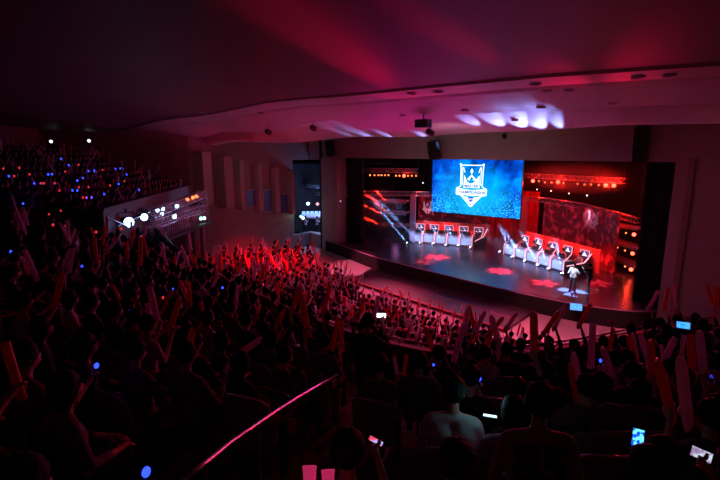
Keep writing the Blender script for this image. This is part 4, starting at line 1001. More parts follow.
# -- blue, red and amber lights held up in the dark
LEDS = [(11, 252, 'blue', 1.3), (82, 266.5, 'blue', 1), (130, 312, 'blue', 1.4), (96.5, 365.8, 'blue', 1.2), (146.5, 475, 'blue', 1.25), (163, 257, 'blue', .8), (222.5, 288, 'blue', 1), (232.5, 362, 'blue', .9), (173, 289, 'blue', .8), (309.5, 310, 'blue', 1.1),
        (433.5, 366, 'blue', .9), (479.5, 380, 'blue', 1.2), (600.5, 361.5, 'blue', 1.3), (643, 342.5, 'blue', 1), (711.5, 377, 'blue', 1.2), (715.5, 330, 'blue', 1), (611, 360, 'orange', .8), (51, 284, 'orange', 1.1)]
far = [((293, 188), (330, 218), (232, 269), (250, 265), (165, 309), (207, 388), (111, 402), (355, 399), (373, 355), (373, 310), (398, 278), (427, 271), (455, 270), (441, 384), (423, 440), (500, 356), (571, 319), (556, 255), (608, 262), (668, 347), (60, 392), (580, 256)),
       ((95, 248), (70, 281), (142, 261), (30, 330), (313, 248), (380, 238), (378, 323), (399, 381), (220, 371), (202, 344), (222, 416), (276, 416), (294, 412), (416, 403), (445, 434), (235, 453), (98, 470), (292, 436), (597, 294), (528, 314), (494, 256), (425, 322))]
for c, L in zip(('blue', 'red'), far): LEDS += [(a / 4.8, b2 / 4.8 + 120, c, .9) for a, b2 in L]
LEDS += [(u, v, 'red', 1.2) for u, v in ((53, 225), (66, 226), (96, 232), (121, 229), (142, 237), (163, 298))]
mb = MB(); mb.lathe([(.014, -.07), (.016, 0), (.016, .07), (.010, .085)], 10); LS = mb.build('light_stick', M['screen_off'])
LT = {}
for c in ('blue', 'red', 'orange'): mb = MB(); mb.ball((0, 0, .12), .014, 10, 8, (1, 1, 1.3)); o = mb.build('glowing_tip', M[c + 'led']); LT[c] = o.data; bpy.data.objects.remove(o)
LSm = LS.data; bpy.data.objects.remove(LS)
for u, v, c, s in LEDS:
    fine = v > 245; r_ = hold(u, v, ['low', 'led', 'high'] if fine else ['led', 'low'], 0, .12, fine)
    if not r_: continue
    base, rz, P, D, pose = r_
    b_ = bal_sd(base.x, base.y)[1] > -.05 or on_wing(base.x, base.y)
    oc = random.choice(OUT); col = COLW[oc]
    z = zone(u, v, D, b_)
    o, gr = person(pose, oc, base, rz, f'person in {col} with a {c} light {z}', f'people holding {c} lights {z}', fine, 'person')
    used.append((base.x, base.y))
    t = bpy.data.objects.new('light_stick', LSm); COL.objects.link(t); t.location = gr[0][0]; t.rotation_mode = 'QUATERNION'; t.rotation_quaternion = gr[0][1].to_track_quat('Z', 'Y')
    k = bpy.data.objects.new('glowing_tip', LT[c]); COL.objects.link(k); k.parent = t; sc = s * max(1.25, min(3.2, D / 6.5)); k.scale = (sc,) * 3; k.location = (0, 0, .12 - .12 * sc)
    special = {(146.5, 476): 'brightest blue light, held up at the bottom left beside two hands', (96.5, 365.8): 'blue light glowing alone in the black lower left rows', (600.5, 361.5): 'blue light among the tall sticks right of the centre', (130, 312): 'blue light just left of a tall pale stick', (479.5, 380): 'blue light above the lit seat back in the lower middle', (433.5, 366): 'tiny blue light under the railing in the lower middle', (711.5, 377): 'blue light at the right picture edge above the phones', (715.5, 330): 'tiny blue light beside the blue screen at the right edge', (51, 284): 'orange light in the dark rows at the far left'}.get((u, v))
    tag(t, special or f'tiny {c} light held up {z}', 'light stick', None if special else f'tiny {c} lights {z}')
    if v > 245 and c == 'blue' and not 300 < u < 320: point(gr[0][0] + gr[0][1] * .22 + (CAM - P).normalized() * .08, .012 * s, (.06, .12, 1), .03)
# -- the tall sticks that stand out in the near rows: foot, tip, film
BIGSEAT = []
BIG = [(577, 400, 569.5, 362, 'red'), (581, 397, 573, 351, 'clear'), (591, 362, 593, 322, 'clear'), (615, 384, 602, 346, 'clear'), (609, 352, 613.5, 328, 'red'), (636, 364, 627, 334, 'red'), (637, 360, 632, 332, 'clear'), (655, 380, 650, 338, 'red'), (671, 415, 656.5, 357, 'red'), (668, 374, 661, 344, 'clear'),
       (687.5, 420, 680, 354, 'clear'), (681, 357, 684, 334, 'clear'), (693, 376, 690, 333, 'red'), (704, 378, 699, 329, 'clear'), (436, 357, 424, 325, 'red'), (455, 357, 465, 322, 'clear'), (487, 364, 489, 338, 'red'), (499, 362, 497, 337, 'clear'), (506, 361, 507.5, 335, 'clear'), (398, 380, 395, 361, 'clear'), (403.5, 379, 406, 359, 'red'),
       (54, 307, 63, 271, 'red'), (62, 272, 71, 247, 'clear'), (131, 300, 133, 280, 'clear'), (158, 324, 149, 286, 'clear'), (162, 312, 173, 289, 'red'), (184, 372, 193.5, 326, 'red'), (210, 292, 219, 273, 'clear'), (236, 306, 238, 284, 'clear'), (254, 322, 261, 304, 'red'), (272, 335, 285, 309, 'red'), (232, 360, 263, 337, 'clear'), (333, 346, 338.5, 316, 'red'), (342, 348, 341, 320, 'red'),
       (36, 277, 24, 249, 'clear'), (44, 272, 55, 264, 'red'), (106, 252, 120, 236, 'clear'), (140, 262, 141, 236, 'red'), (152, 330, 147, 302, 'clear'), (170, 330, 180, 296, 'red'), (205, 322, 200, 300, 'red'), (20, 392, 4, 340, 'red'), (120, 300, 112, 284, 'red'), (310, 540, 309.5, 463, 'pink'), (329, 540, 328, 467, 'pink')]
words = ['red', 'pale']
for i, (u0, v0, u1, v1, c) in enumerate(BIG):
    Lp = math.hypot(u1 - u0, v1 - v0); r_ = hold(u0, v0, ['stand', 'high', 'clap', 'low'] if c != 'pink' else ['low'], 0, -.02, True, 0, 2.2, .52, Lp)
    if not r_: continue
    base, rz, P, D, pose = r_
    tip = at_d(u1, v1, D); ax = (tip - P); L = ax.length
    b_ = True; z = ''
    big = f'{"red" if c == "red" else "pale"} cheering stick'
    left = sum(1 for q in BIG if q[4] == c and q[0] < u0)
    region = 'right of the lit seat back' if u0 > 560 else ('in the middle under the railing' if u0 > 380 else ('beside the dark stairs' if u0 > 220 else 'at the far left'))
    nb = [q for q in BIG if q[4] == c and (('right of the lit seat back' if q[0] > 560 else ('in the middle under the railing' if q[0] > 380 else ('beside the dark stairs' if q[0] > 220 else 'at the far left'))) == region)]
    idx = sorted(nb).index(BIG[i]); nth = ('first', 'second', 'third', 'fourth', 'fifth', 'sixth', 'seventh', 'eighth', 'ninth', 'tenth', 'eleventh', 'twelfth', 'thirteenth', 'fourteenth')[idx]
    lab = {310: 'hot pink cheering stick tip at the bottom edge, left one of two', 329: 'hot pink cheering stick tip at the bottom edge, right one of two'}.get(u0, f'tall {big} {region}, {nth} such from the left')
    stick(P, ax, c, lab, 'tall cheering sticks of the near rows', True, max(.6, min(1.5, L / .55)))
    if free(base, .3):
        oc = random.choice(OUT); person(pose, oc, base, rz, f'person in {COLW[oc]} with the {nth} {"red" if c == "red" else "pale"} stick {region}', 'people holding tall sticks in the near rows', True, 'person')
        used.append((base.x, base.y))
        if pose != 'stand': BIGSEAT.append(base)
# -- individuals at the front of the picture
CLOTH['jersey'] = (.42, .14, .17); M['c_jersey'] = mat('jersey_cloth', CLOTH['jersey'], .8, var=.1, scale=10)
def head_at(u, v, pose, rzx=0.0, dz=0.0, dmin=1.6, sc=1.0):
    """floor place of a person whose head centre is met by this line of sight"""
    hd = (RAW.get((pose, True)) or RAW.setdefault((pose, True), figure(POSES[pose], True)))[3] * sc; D = dmin
    while D < 40:
        P = at_d(u, v, D); rz = facing(row_n(P.x, P.y)) + rzx
        base = P - Matrix.Rotation(rz, 3, 'Z') @ hd
        if base.z <= surf(base.x, base.y) + dz: return V((base.x, base.y, surf(base.x, base.y) + dz)), rz, P, D
        D += .03
NEEDSEAT = []
def putp(u, v, pose, oc, label, scale=1.0, **k):
    base, rz, P, D = head_at(u, v, pose, sc=scale, **k); used.append((base.x, base.y)); o, g = person(pose, oc, base, rz, label, None, True, 'person', scale=scale)
    if not pose.startswith('stand'): NEEDSEAT.append((base, pose))
    return o, g, D
POSES['stand_back'] = dict(seated=False, L=arm_side(-1), R=arm_side(1))
POSES['back'] = dict(seated=True, L=arm_lap(-1), R=arm_lap(1), lean=.02)
POSES['stand_phone'] = dict(seated=False, L=arm_side(-1), R=dict(e=V((.28, .16, 1.22)), w=V((.12, .34, 1.52)), axis=V((.1, .1, 1)), palm=V((0, 1, 0)), r=.012, sleeve=.45))
jer, _, D85 = putp(540, 404, 'stand_back', 'jersey', scale=.9, label= 'person in a dull red sports jersey with the number 85 on the back')
from mathutils.bvhtree import BVHTree
tm = text('85', .34, 'jersey_number', M['ink'], jer, None, ext=.0, bold=.012)
bm2 = bmesh.new(); bm2.from_mesh(jer.data); bv = BVHTree.FromBMesh(bm2); bm2.free()
bm2 = bmesh.new(); bm2.from_mesh(tm.data); bmesh.ops.triangulate(bm2, faces=bm2.faces)
for _ in range(3): bmesh.ops.subdivide_edges(bm2, edges=[e for e in bm2.edges if e.calc_length() > .03], cuts=1)
for w in bm2.verts:
    x, z = w.co.x, w.co.y + 1.25; h_ = bv.ray_cast(V((x, -1, z)), V((0, 1, 0))); w.co = V((x, (h_[0].y if h_[0] else -.1) - .005, z))
bm2.to_mesh(tm.data); bm2.free(); tm['label'] = 'dark number 85'
putp(514, 414, 'lap', 'lilac', 'person with long black hair and a lilac top beside the jersey wearer')
putp(454, 392, 'back', 'white', 'person in a white shirt with one shoulder lit cyan')
putp(600, 386, 'lap', 'grey', 'person in a grey top seated just behind the tall sticks right of the centre')
putp(455, 462, 'back', 'black', 'person with black hair at the bottom edge left of the jersey wearer')
putp(647, 470, 'back', 'black', 'person with black hair at the bottom edge under the blue phone')
putp(545, 372, 'back', 'black', 'person in black seated in front of the pale seat back')
putp(368, 322, 'stand_phone', 'black', 'dark standing person photographing the stage with a phone at the balcony front', dmin=5.2)
def phone(u, v, D, w, h, tilt, m, label, rzx=0.0, name='mobile_phone', facing_cam=True):
    p = at_d(u, v, D); t = empty(name, p); q = (CAM - p).normalized().to_track_quat('-Y', 'Z').to_matrix() @ Matrix.Rotation(R(tilt), 3, 'Y') @ Matrix.Rotation(R(rzx), 3, 'X')
    t.rotation_euler = q.to_euler(); tag(t, label, 'phone' if name == 'mobile_phone' else 'tablet')
    mb = MB(); mb.box((0, 0, 0), (w, .009, h)); mb.build('case', M['screen_off'], t, bevel=.003)
    mb = MB(); mb.box((0, -.0055, 0), (w * .92, .002, h * .86)); mb.build('display', m, t); return p
def pic(name, a, b2, s, e):
    m = glow(name, a, e); nt = m.node_tree; bb = nt.nodes['Principled BSDF']; tc = nt.nodes.new('ShaderNodeTexCoord'); nz = nt.nodes.new('ShaderNodeTexNoise'); nz.inputs['Scale'].default_value = s; rp = nt.nodes.new('ShaderNodeValToRGB')
    nt.links.new(tc.outputs['Object'], nz.inputs['Vector']); rp.color_ramp.elements[0].position = .42; rp.color_ramp.elements[0].color = a + (1,); rp.color_ramp.elements[1].position = .6; rp.color_ramp.elements[1].color = b2 + (1,); nt.links.new(nz.outputs['Fac'], rp.inputs[0]); nt.links.new(rp.outputs[0], bb.inputs['Emission Color']); return m
def held(u, v, D, label, dx=.0):
    pass
pb = pic('phone_picture_blue', (0, .03, .6), (.15, .8, 1), 45, 2.0); pl_ = pic('phone_picture_lilac', (.30, .20, .38), (.62, .72, .85), 30, 1.0); pr_ = pic('phone_picture_pink', (1, .05, .12), (.35, .45, 1), 40, 1.1)
for (u, v, w, h, tilt, m, lab, oc) in ((638, 438, .068, .125, 0, pb, 'mobile phone with a bright blue screen held up at the lower right', 'black'), (701.5, 454.5, .115, .07, 6, pl_, 'mobile phone held sideways with a pale lilac screen at the lower right', 'black'), (376, 441, .10, .032, 25, pr_, 'small phone with a pink and blue screen held up left of the middle', 'maroon')):
    r_ = hold(u, v + (16 if h > .1 else 9), ['phone', 'low'], 0, .0)
    base, rz, P, D, pose = r_
    phone(u, v, D, w, h, tilt, m, lab); used.append((base.x, base.y))
    person(pose, oc, base, rz, f'person in dark clothes holding up the {"blue" if h > .1 else ("lilac" if w > .11 else "pink")} lit phone', None, True, 'person')
sp_ = [o for o in COL.objects if o.get('label', '').startswith('dark standing person')][0]
bpy.context.view_layer.update(); gq = sp_.matrix_world @ RAW[('stand_phone', True)][2][0][0]; uu, vv, dd = project(gq)
phone(uu - 1, vv - 4, dd, .15, .075, 0, glow('phone_white', (.75, .95, 1), 3.0), 'bright white phone screen held up at the balcony front before the hall crowd')
tp = phone(490, 416.5, 3.6, .11, .08, 0, glow('tablet_white', (.6, .95, 1), 1.3), 'bright tablet lying tilted before the lit seat in the lower middle', rzx=-76, name='tablet')
0 and print('KEY', [(o.get('label')[:40], tuple(round(c, 2) for c in o.location)) for o in COL.objects if o.get('label', '').startswith('person with') or 'jersey with' in o.get('label', '')], D85)
point(tp + V((-.05, .10, .12)), .5, (.35, .9, 1), .05)
# -- empty seats whose backs catch the light
def seat_at(u, v, kind, label):
    D = 1.5
    while D < 20:
        P = at_d(u, v, D); b2 = surf(P.x, P.y)
        if P.z <= b2 + .93: break
        D += .03
    n = row_n(P.x, P.y); base = V((P.x, P.y, 0)) - n * .28; base.z = surf(P.x, P.y)
    used.append((base.x, base.y)); seat(kind, base, facing(n), label)
seat_at(608, 456, 'dark', 'empty seat with a red glossy back rim at the bottom edge')
seat_at(289, 366, 'dark', 'empty seat with an orange lit curved back just left of the stair handrail top')
seat_at(245, 398, 'dark', 'empty seat with an orange lit curved back behind the stair handrail')
seat_at(487, 398, 'dark', 'seat with its back lit cyan by a tablet')
for base, pose in NEEDSEAT:
    n = row_n(base.x, base.y); q = project((base.x, base.y, base.z + 1)); sp2 = abs(q[0] - 600) < 15 and q[1] < 440
    seat('dark', base, facing(n), 'seat with a pale pink glossy back rim right of the jersey wearer' if sp2 else 'dark seat of a spectator at the front of the picture', None if sp2 else 'dark seats at the front of the picture')
for base in BIGSEAT:
    if bal_sd(base.x, base.y)[1] > 0 and (base - CAM).length < 13: seat('dark', base, facing(row_n(base.x, base.y)), 'dark seat of a person raising a tall stick', 'dark seats of people raising tall sticks')
# -- stair handrail
def rail_pt(u, v, h=.92):
    D = 1.4
    while D < 20:
        P = at_d(u, v, D); s, d, zr = bal_sd(P.x, P.y)
        if d < 9 and P.z <= zr - 1.0 + RISE * max(0, d / ROW) + h: return P
        D += .02
HP = [rail_pt(*q) for q in ((178, 484), (205, 463.5), (233, 441), (258, 424), (276, 411.5), (300, 396.5), (318, 386), (338, 375))]
t = empty('stair_handrail', V((HP[0].x, HP[0].y, surf(HP[0].x, HP[0].y)))); tag(t, 'long slanting metal handrail beside the dark stairs at the lower left', 'handrail')
o_ = t.location
mb = MB(); mb.tube([p - o_ for p in HP], .02, 10); mb.build('rail', M['rail'], t, smooth=True)
for p in HP[1::2]: mb = MB(); mb.tube([p - o_, V((p.x - o_.x, p.y - o_.y, surf(p.x, p.y) - o_.z))], .014, 8); mb.build('post', M['rail'], t)

# -- everybody else
cand = []
for k in range(0, NR):
    s = .3
    while s < ARC[-1] - .3:
        p, n, zr = bal(s, k * ROW + .42); zf = zr - 1.0 + RISE * k; s += .565
        if on_aisle(p) or (p.x ** 2 + p.y ** 2) < 2.3 ** 2 or p.x > 6.4 or p.x < -36.3 or on_wing(p.x, p.y, .4): continue
        q = project((p.x, p.y, zf + 1.15))
        if not q or not (-45 < q[0] < 765 and 60 < q[1] < 560): continue
        if not free(p): continue
        if not seen((p.x, p.y, zf + 1.25)): continue
        cand.append((q[2], q[0], q[1], V((p.x, p.y, zf)), n, True))
for k in range(NW):
    s = .4
    while s < WL - .2:
        p = WA + WD * s + WN * (k * ROW + .42); zf = WZ - 1.0 + WR * k; s += .57
        q = project((p.x, p.y, zf + 1.15))
        if not q or q[0] < -20 or not free(p) or not seen((p.x, p.y, zf + 1.25)): continue
        cand.append((q[2], q[0], q[1], V((p.x, p.y, zf)), WN.copy(), True))
fr_u = [200, 300, 335, 360, 425, 452, 467, 510, 540, 640]; fr_v = [236, 243, 268, 287, 312, 322, 324, 334, 341, 352]
RR = 16.2
while RR < 36:
    a = -170.0
    while a < -10:
        a += math.degrees(.56 / RR)
        p = FC + V((math.cos(R(a)), math.sin(R(a)), 0)) * RR
        if not (-30.3 < p.x < 2 and p.y < 30): continue
        if p.x < -30.0 + .0 and p.y < 20: continue
        aisle_a = min(abs(a - q) for q in (-62, -92, -118)); 
        if aisle_a < math.degrees(.5 / RR): continue
        zf = orch_z(p.x, p.y); q = project((p.x, p.y, zf + 1.15))
        if not q or not (-10 < q[0] < 730): continue
        if q[1] < np.interp(q[0], fr_u, fr_v) - 1: continue
        if not seen((p.x, p.y, zf + 1.5)): continue
        if bal_sd(p.x, p.y)[1] > -.6: continue
        cand.append((q[2], q[0], q[1], V((p.x, p.y, zf)), (p - FC).normalized(), False))
    RR += .93
cand.sort(key=lambda c: c[0])
print('CROWD candidates', len(cand), 'balcony', sum(c[5] for c in cand))
n_people = sum(1 for o in COL.objects if o.name.startswith('person')); n_stick = sum(1 for o in COL.objects if o.name.startswith('cheering_stick')); n_seat = sum(1 for o in COL.objects if o.name.startswith('theatre_seat'))
MASS = {'person': [], 'hair': [], 'stick': [], 'seat': []}
LIM = 300
CUT_BAL, CUT_ORC = 9, 9
fs_mesh = None
for D, u, v, p, n, b_ in cand:
    z = zone(u, v, D, b_); rz = facing(n) + random.uniform(-.25, .25) - (.25 if b_ else 0); fine = D < 11
    empty_seat = random.random() < ((.06 if b_ else .10) + (.45 if (not b_ and u < 300 and v < 268) else 0))
    # the seat itself
    if b_ and D < 13 and n_seat < 130:
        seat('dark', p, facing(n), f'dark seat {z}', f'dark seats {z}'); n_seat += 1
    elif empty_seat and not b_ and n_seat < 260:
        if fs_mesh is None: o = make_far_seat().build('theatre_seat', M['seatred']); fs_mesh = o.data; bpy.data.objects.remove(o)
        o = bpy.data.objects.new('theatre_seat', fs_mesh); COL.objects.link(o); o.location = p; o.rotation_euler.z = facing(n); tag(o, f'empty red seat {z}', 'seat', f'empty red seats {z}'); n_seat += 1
    if empty_seat: continue
    if b_: pose = random.choices(['both', 'high', 'lap', 'clap'], [1, 2, 4, 1.5])[0]
    else: pose = random.choices(['both', 'high', 'lap', 'clap'], [4, 3, 1.6, 3])[0]
    if b_ and D < 4.2: pose = 'lap'
    oc = random.choice(OUT)
    if b_ and oc == 'white' and random.random() < .6: oc = 'black'
    pj = p + V((random.uniform(-.05, .05), random.uniform(-.05, .05), 0))
    T = Matrix.Translation(pj) @ Matrix.Rotation(rz, 4, 'Z')
    _, _, grips = proto(pose, oc, fine)
    if n_people < LIM:
        person(pose, oc, pj, rz, f'person in {COLW[oc]}, {POSES[pose]["txt"]}, {z}', f'spectators {z}', fine, 'person'); n_people += 1
    else: MASS['person'].append((pose, oc, T))
    for g, ax in grips:
        if random.random() < (.7 if b_ and D > 16 else .12): continue
        c = 'red' if random.random() < .5 else 'clear'
        gp = T @ g; ga = (T.to_3x3() @ ax + V((random.uniform(-.5, .5), random.uniform(-.4, .4), 0))).normalized()
        if n_stick < LIM: stick(gp, ga, c, f'{"red" if c == "red" else "pale"} cheering stick held up {z}', f'{"red" if c == "red" else "pale"} cheering sticks {z}', fine, .95 if b_ else .8); n_stick += 1
        else: MASS['stick'].append((c, Matrix.Translation(gp) @ ga.to_track_quat('Z', 'Y').to_matrix().to_4x4() @ Matrix.Scale(.95 if b_ else .8, 4)))
print('people', n_people, 'sticks', n_stick, 'seats', n_seat, 'mass', {k: len(q) for k, q in MASS.items()})
def mass(items, name, label, cat):
    """items: (mesh, matrix) -> one object"""
    vs = []; lt = []; li = []; mi = []; mats = []; nv = 0; ls = 0; cache = {}
    for me, T in items:
        if me.name not in cache:
            co = np.empty(len(me.vertices) * 3); me.vertices.foreach_get('co', co); a = np.empty(len(me.loops), int); me.loops.foreach_get('vertex_index', a)
            b2 = np.empty(len(me.polygons), int); me.polygons.foreach_get('loop_total', b2); c = np.empty(len(me.polygons), int); me.polygons.foreach_get('material_index', c)
            mp = []
            for m in me.materials:
                if m not in mats: mats.append(m)
                mp.append(mats.index(m))
            cache[me.name] = (co.reshape(-1, 3), a, b2, np.array(mp)[c])
        co, a, b2, c = cache[me.name]; T = np.array(T)
        vs.append(co @ T[:3, :3].T + T[:3, 3]); li.append(a + nv); lt.append(b2); mi.append(c); nv += len(co)
    if not vs: return
    vs = np.concatenate(vs); li = np.concatenate(li); lt = np.concatenate(lt); mi = np.concatenate(mi)
    me = bpy.data.meshes.new(name); me.vertices.add(len(vs)); me.vertices.foreach_set('co', vs.ravel()); me.loops.add(len(li)); me.loops.foreach_set('vertex_index', li)
    me.polygons.add(len(lt)); me.polygons.foreach_set('loop_start', np.concatenate([[0], np.cumsum(lt)[:-1]])); me.polygons.foreach_set('loop_total', lt); me.polygons.foreach_set('material_index', mi)
    for m in mats: me.materials.append(m)
    me.polygons.foreach_set('use_smooth', np.ones(len(lt), bool)); me.update(calc_edges=True); me.validate()
    o = bpy.data.objects.new(name, me); COL.objects.link(o); return tag(o, label, cat, None, 'stuff')
it = []
for pose, oc, T in MASS['person']: b_, h_, _ = proto(pose, oc, False); it += [(b_, T), (h_, T)]
mass(it, 'distant_person', 'packed mass of distant spectators filling the far rows of the hall', 'person')
for c in ('red', 'clear'):
    if ('p', c) not in SM and (c, False) not in SM: stick(V((0, 0, -50)), V((0, 0, 1)), c, 'x', None, False)
for o in [o for o in COL.objects if o.get('label') == 'x']: bpy.data.objects.remove(o)
mass([(SM[(c, False)], T) for c, T in MASS['stick']], 'distant_cheering_stick', 'mass of raised cheering sticks over the far rows of the hall', 'cheering stick')

# ================================================================== LIGHT
RED = (1, .02, .05); PINK = (1, .10, .22); COOL = (.55, .70, 1); MAG = (.9, .05, .35)
exec_lights = True
# haze: where the lamps show it
mh = bpy.data.materials.new('thin_haze'); mh.use_nodes = True; nt = mh.node_tree; nt.nodes.remove(nt.nodes['Principled BSDF'])
vs_ = nt.nodes.new('ShaderNodeVolumeScatter'); vs_.inputs['Density'].default_value = .05; vs_.inputs['Anisotropy'].default_value = .1
nt.links.new(vs_.outputs[0], nt.nodes['Material Output'].inputs['Volume'])
tg_ = nt.nodes.new('ShaderNodeTexCoord'); mp_ = nt.nodes.new('ShaderNodeMapping'); mp_.inputs['Location'].default_value = (-1, -1, -.9); mp_.inputs['Scale'].default_value = (2, 2, 1.9)
ln_ = nt.nodes.new('ShaderNodeVectorMath'); ln_.operation = 'LENGTH'; mr_ = nt.nodes.new('ShaderNodeMapRange'); mr_.inputs[1].default_value = 1.0; mr_.inputs[2].default_value = .5; mr_.inputs[4].default_value = .10
nt.links.new(tg_.outputs['Generated'], mp_.inputs[0]); nt.links.new(mp_.outputs[0], ln_.inputs[0]); nt.links.new(ln_.outputs['Value'], mr_.inputs[0]); nt.links.new(mr_.outputs[0], vs_.inputs['Density'])
hm_ = bpy.data.materials.new('floor_haze'); hm_.use_nodes = True; n3 = hm_.node_tree; n3.nodes.remove(n3.nodes['Principled BSDF']); v3 = n3.nodes.new('ShaderNodeVolumeScatter'); t3 = n3.nodes.new('ShaderNodeTexCoord'); s3 = n3.nodes.new('ShaderNodeSeparateXYZ'); n3.links.new(t3.outputs['Generated'], s3.inputs[0]); r3 = n3.nodes.new('ShaderNodeMapRange'); r3.inputs[1].default_value = .95; r3.inputs[2].default_value = .25; r3.inputs[4].default_value = .055; n3.links.new(s3.outputs[2], r3.inputs[0]); n3.links.new(r3.outputs[0], v3.inputs['Density']); n3.links.new(v3.outputs[0], n3.nodes['Material Output'].inputs['Volume'])
def haze(poly, z0, z1, lb, m=None):
    mb = MB(); mb.prism(poly, z0, z1); o = mb.build('stage_haze', m or mh); return tag(o, lb, 'haze', None, 'stuff')
def quad(a, b2, n0, n1, e0=.8, e1=.8): d, nn = rowframe(a, b2); return [((q := b2 * 0 + p + d * e + nn * k)).to_2d()[:] for p, e, k in ((a, -e0, n0), (b2, e1, n0), (b2, e1, n1), (a, -e0, n1))]
haze(quad(LA, LB, -2.2, 1.2, 2.0, 1.6), 1.02, 3.6, 'thin haze round the floor lamps of the left team', hm_)
haze(quad(RA, RB, -2.4, 1.2, .2, 1.0), 1.02, 3.8, 'thin haze round the floor lamps of the right team', hm_)
haze([(-26.2, 31.2), (-21.2, 31.2), (-21.2, 36.0), (-26.2, 36.0)], 1.7, 6.0, 'thin red haze round the left stage shelves')
p0, p1 = at_d(515, 181, 39), at_d(642, 187, 29.2); haze([(p0.x, p0.y - .9), (p1.x, p1.y - .9), (p1.x + .3, p1.y + .8), (p0.x + .6, p0.y + 1.3)], 6.0, 8.4, 'added haze giving the lamps of the right truss a red halo')  # haze box added to stand in for the bloom round the red lamps
w = bpy.data.worlds.new('world'); S.world = w; w.use_nodes = True; w.node_tree.nodes['Background'].inputs[0].default_value = (0, 0, 0, 1); w.node_tree.nodes['Background'].inputs[1].default_value = 0
# beams of the lamps seen on the stage
for i, (p, d) in enumerate(BEAM_B): spot(p + d * .15, p + d * 5, 160000 if i < 5 else (60000 if i > 6 else 30000), (.20, .40, 1), 8, .6, .03)
for p, d in BEAM_R: spot(p + d * .15, p + d * 5, 80000, (1, .02, .01), 9, .6, .03)
# desks: cool light from the stage front
for a, b2, e in ((LA, LB, 1000), (RA, RB, 1300)):
    d, nn = rowframe(a, b2); L = (b2 - a).length
    for i in range(5):
        c = a + d * (L * (i + .5) / 5)
        spot(c - nn * 3.2 + V((0, 0, 2.2)), c + V((0, 0, .45)), e, (.32, .46, 1), 20, .6, .1)
        spot(c - nn * .3 + V((0, 0, 5.6)), c + d * (.24 * i) + nn * 2.2 + V((0, 0, 1.1)), e * 2.1, (1, .04, .03), 32, .7, .1)      # red panels
# petal patterns on the floor
for (u, v), s, e in (((437, 257), 20, 110000), ((500, 271), 17, 120000), ((545, 283), 17, 60000), ((598, 283), 16, 22000), ((425, 262), 16, 26000)):
    q = at_z(u, v, 1.0); p = V((q.x - .6, q.y + 1.5, 8.4)); gobo(spot(p, q, e, (1, .02, .05), s, .1, .02), 8.0 if u == 500 else 5.0)
sp = spot(hp + V((-2, 2.5, 7)), hp, 70000, (.16, .42, 1), 13, .3, .02); gobo(sp, 3.0, 0, 1.6)
spot(hp + V((-3, -4, 7.2)), hp + V((0, 0, 1.3)), 6500, (.75, .85, 1), 8, .6, .1)
# red wash of the backdrops, blue side light
spot(V((-9.5, 33.5, 8.0)), V((-9.0, 38, 2.8)), 300, (1, .02, .06), 80, .8, .2)
spot(V((-19.5, 36.0, 8.0)), V((-19, 39.5, 3)), 300, (1, .05, .15), 80, .8, .2)
spot(V((-15.5, 39.0, 7.2)), V((-15.5, 41.2, 3)), 500, (1, .03, .05), 90, .8, .2)
spot(V((-14, 35, 8.3)), V((-14, 31, 1)), 110, (.10, .12, 1), 120, .8, .2)
for u, D in ((404, 39.5), (533, 38.2), (558, 36.2), (606, 32.6), (614, 32)): point(at_d(u, 184 if u > 500 else 177, D - .45), 210 if u > 500 else 90, (1, .01, .005), .1)
for u, v, D in ((634, 235, 29.6), (632.5, 254, 29.5), (631, 270, 29.4)): point(at_d(u - 2, v - 2, D), 18, (1, .03, .01), .08)
point(V((-23.5, 35.5, 2.2)), 12, (.5, .15, .5), .3); point(V((-4.5, 33, 4)), 14, (.7, .10, .4), .3)
# moving lamps on the stage trusses thrown out over the house
for p, q, e, a, c in ((V((-20, 30.5, 8.2)), V((-16, 19, 1)), 6500, 60, PINK), (V((-9, 28.0, 8.2)), V((-9, 19, 1)), 3600, 70, PINK),
                      (V((-5, 27.8, 8.2)), V((-1.5, 7, 3.5)), 2600, 34, RED), (V((-16, 29, 8.2)), V((-11, 8, 1.0)), 2700, 46, RED), (V((-20, 30, 8.2)), V((-25, 11, 3.0)), 560, 34, RED)):
    spot(p, q, e, c, a, .7, .15)
spot(V((-20, 19, 9.3)), V((-25.5, 22.2, .5)), 15000, (1, .01, .04), 52, .9, .15)
# pink carpet ends
spot(V((-21, 21, 9.4)), at_z(352, 268, 0), 7000, (1, .13, .26), 24, .5, .1); spot(V((-6, 18, 9.5)), at_z(562, 330, 0), 3200, (1, .15, .26), 42, .5, .1); spot(V((-14, 19, 9.5)), V((-14, 24.5, 0)), 700, (1, .04, .14), 60, .7, .1)
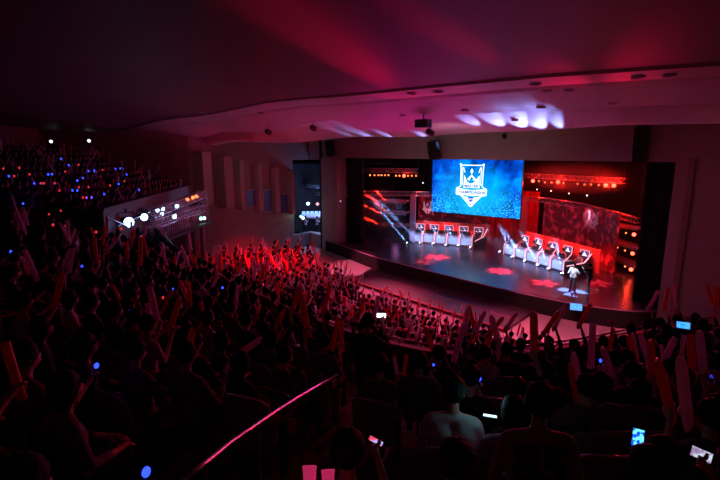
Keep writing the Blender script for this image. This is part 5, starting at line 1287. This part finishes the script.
# ceiling: red streaks, magenta wash, the cold patch over the header
for (u, v), e, a in (((335, 50), 16000, 5), ((290, 12), 9000, 7), ((455, 40), 9000, 4), ((400, 97), 8000, 6), ((470, 92), 3000, 6), ((560, 84), 2500, 8), ((640, 78), 800, 9), ((330, 108), 500, 8), ((240, 123), 900, 5), ((185, 121), 700, 4), ((430, 95), 6000, 5)):
    h_, _ = hit(u, v); spot(V((-5 - 9 * (u < 380), 26.2 + 2 * (u < 380), 7.0)), h_, e, (1, .0, .07), a, 1, .1)
area(V((-14, 24, 6.0)), V((-12, 13, 11)), 230, (.72, .015, .36), 8, 2, 'ceiling_wash')
for (u, v), e in (((470, 121), 900), ((492, 119), 1500), ((512, 117), 1600), ((530, 115.5), 1500), ((552, 113.5), 1600), ((335, 130), 700), ((360, 133), 1100), ((385, 134.5), 900), ((420, 134), 500)):
    h_, _ = hit(u, v); o = spot(V((h_.x - .8, 26.6 if u > 440 else 28.4, 8.8)), h_, e * random.uniform(3.2, 4.8), (.27, .34, 1), random.uniform(9, 17), .9, .05)
# cool flood lamps of the left gallery
for (u, v), e in (((129, 222), 170), ((144, 217), 150), ((160, 209), 80), ((177, 206), 80)):
    p = G(u, v, .96); spot(p, V((-16, 31, 6.5)), e, (.62, .72, 1), 44, .9, .2)
    point(p + V((.35, .2, -.3)), 4, (.25, .45, 1), .15)
point(pro(-30.5, 5.2, 1.2), 500, (.22, .38, 1), .3); point(pro(-30.5, 3.9, 3.4), 420, (.45, .5, 1), .3)
spot(V((-10, 31.5, 8)), V((-10, 6, 12)), 500, (.5, .0, .30), 110, .9, .3)
# weak warm light on the header and the right wall
spot(V((-12, 21.5, 9.3)), pro(-12, 9.6), 110, (1, .76, .68), 105, .9, .3)
spot(V((0, 17, 9.8)), pro(1, 5), 60, (1, .15, .20), 90, .8, .3)
q = at_d(593, 221, 33.3); spot(q - rn * 3 + V((0, 0, 3)), q, 1500, (.7, .65, 1), 16, .5, .05)
q = at_d(427.5, 207.5, 42.6); spot(q - ln * 3 + V((0, 0, 3)), q, 900, (.7, .6, 1), 20, .5, .05)
for y in (22.0, 25.5): spot(V((-25.5, y - 4, 9.0)), V((-30.5, y, 6.2)), 24, (1, .72, .70), 70, .9, .2)
spot(V((-25, 24, 7.6)), V((-29.5, 18, 10.2)), 260, (.85, .04, .28), 60, .9, .2)
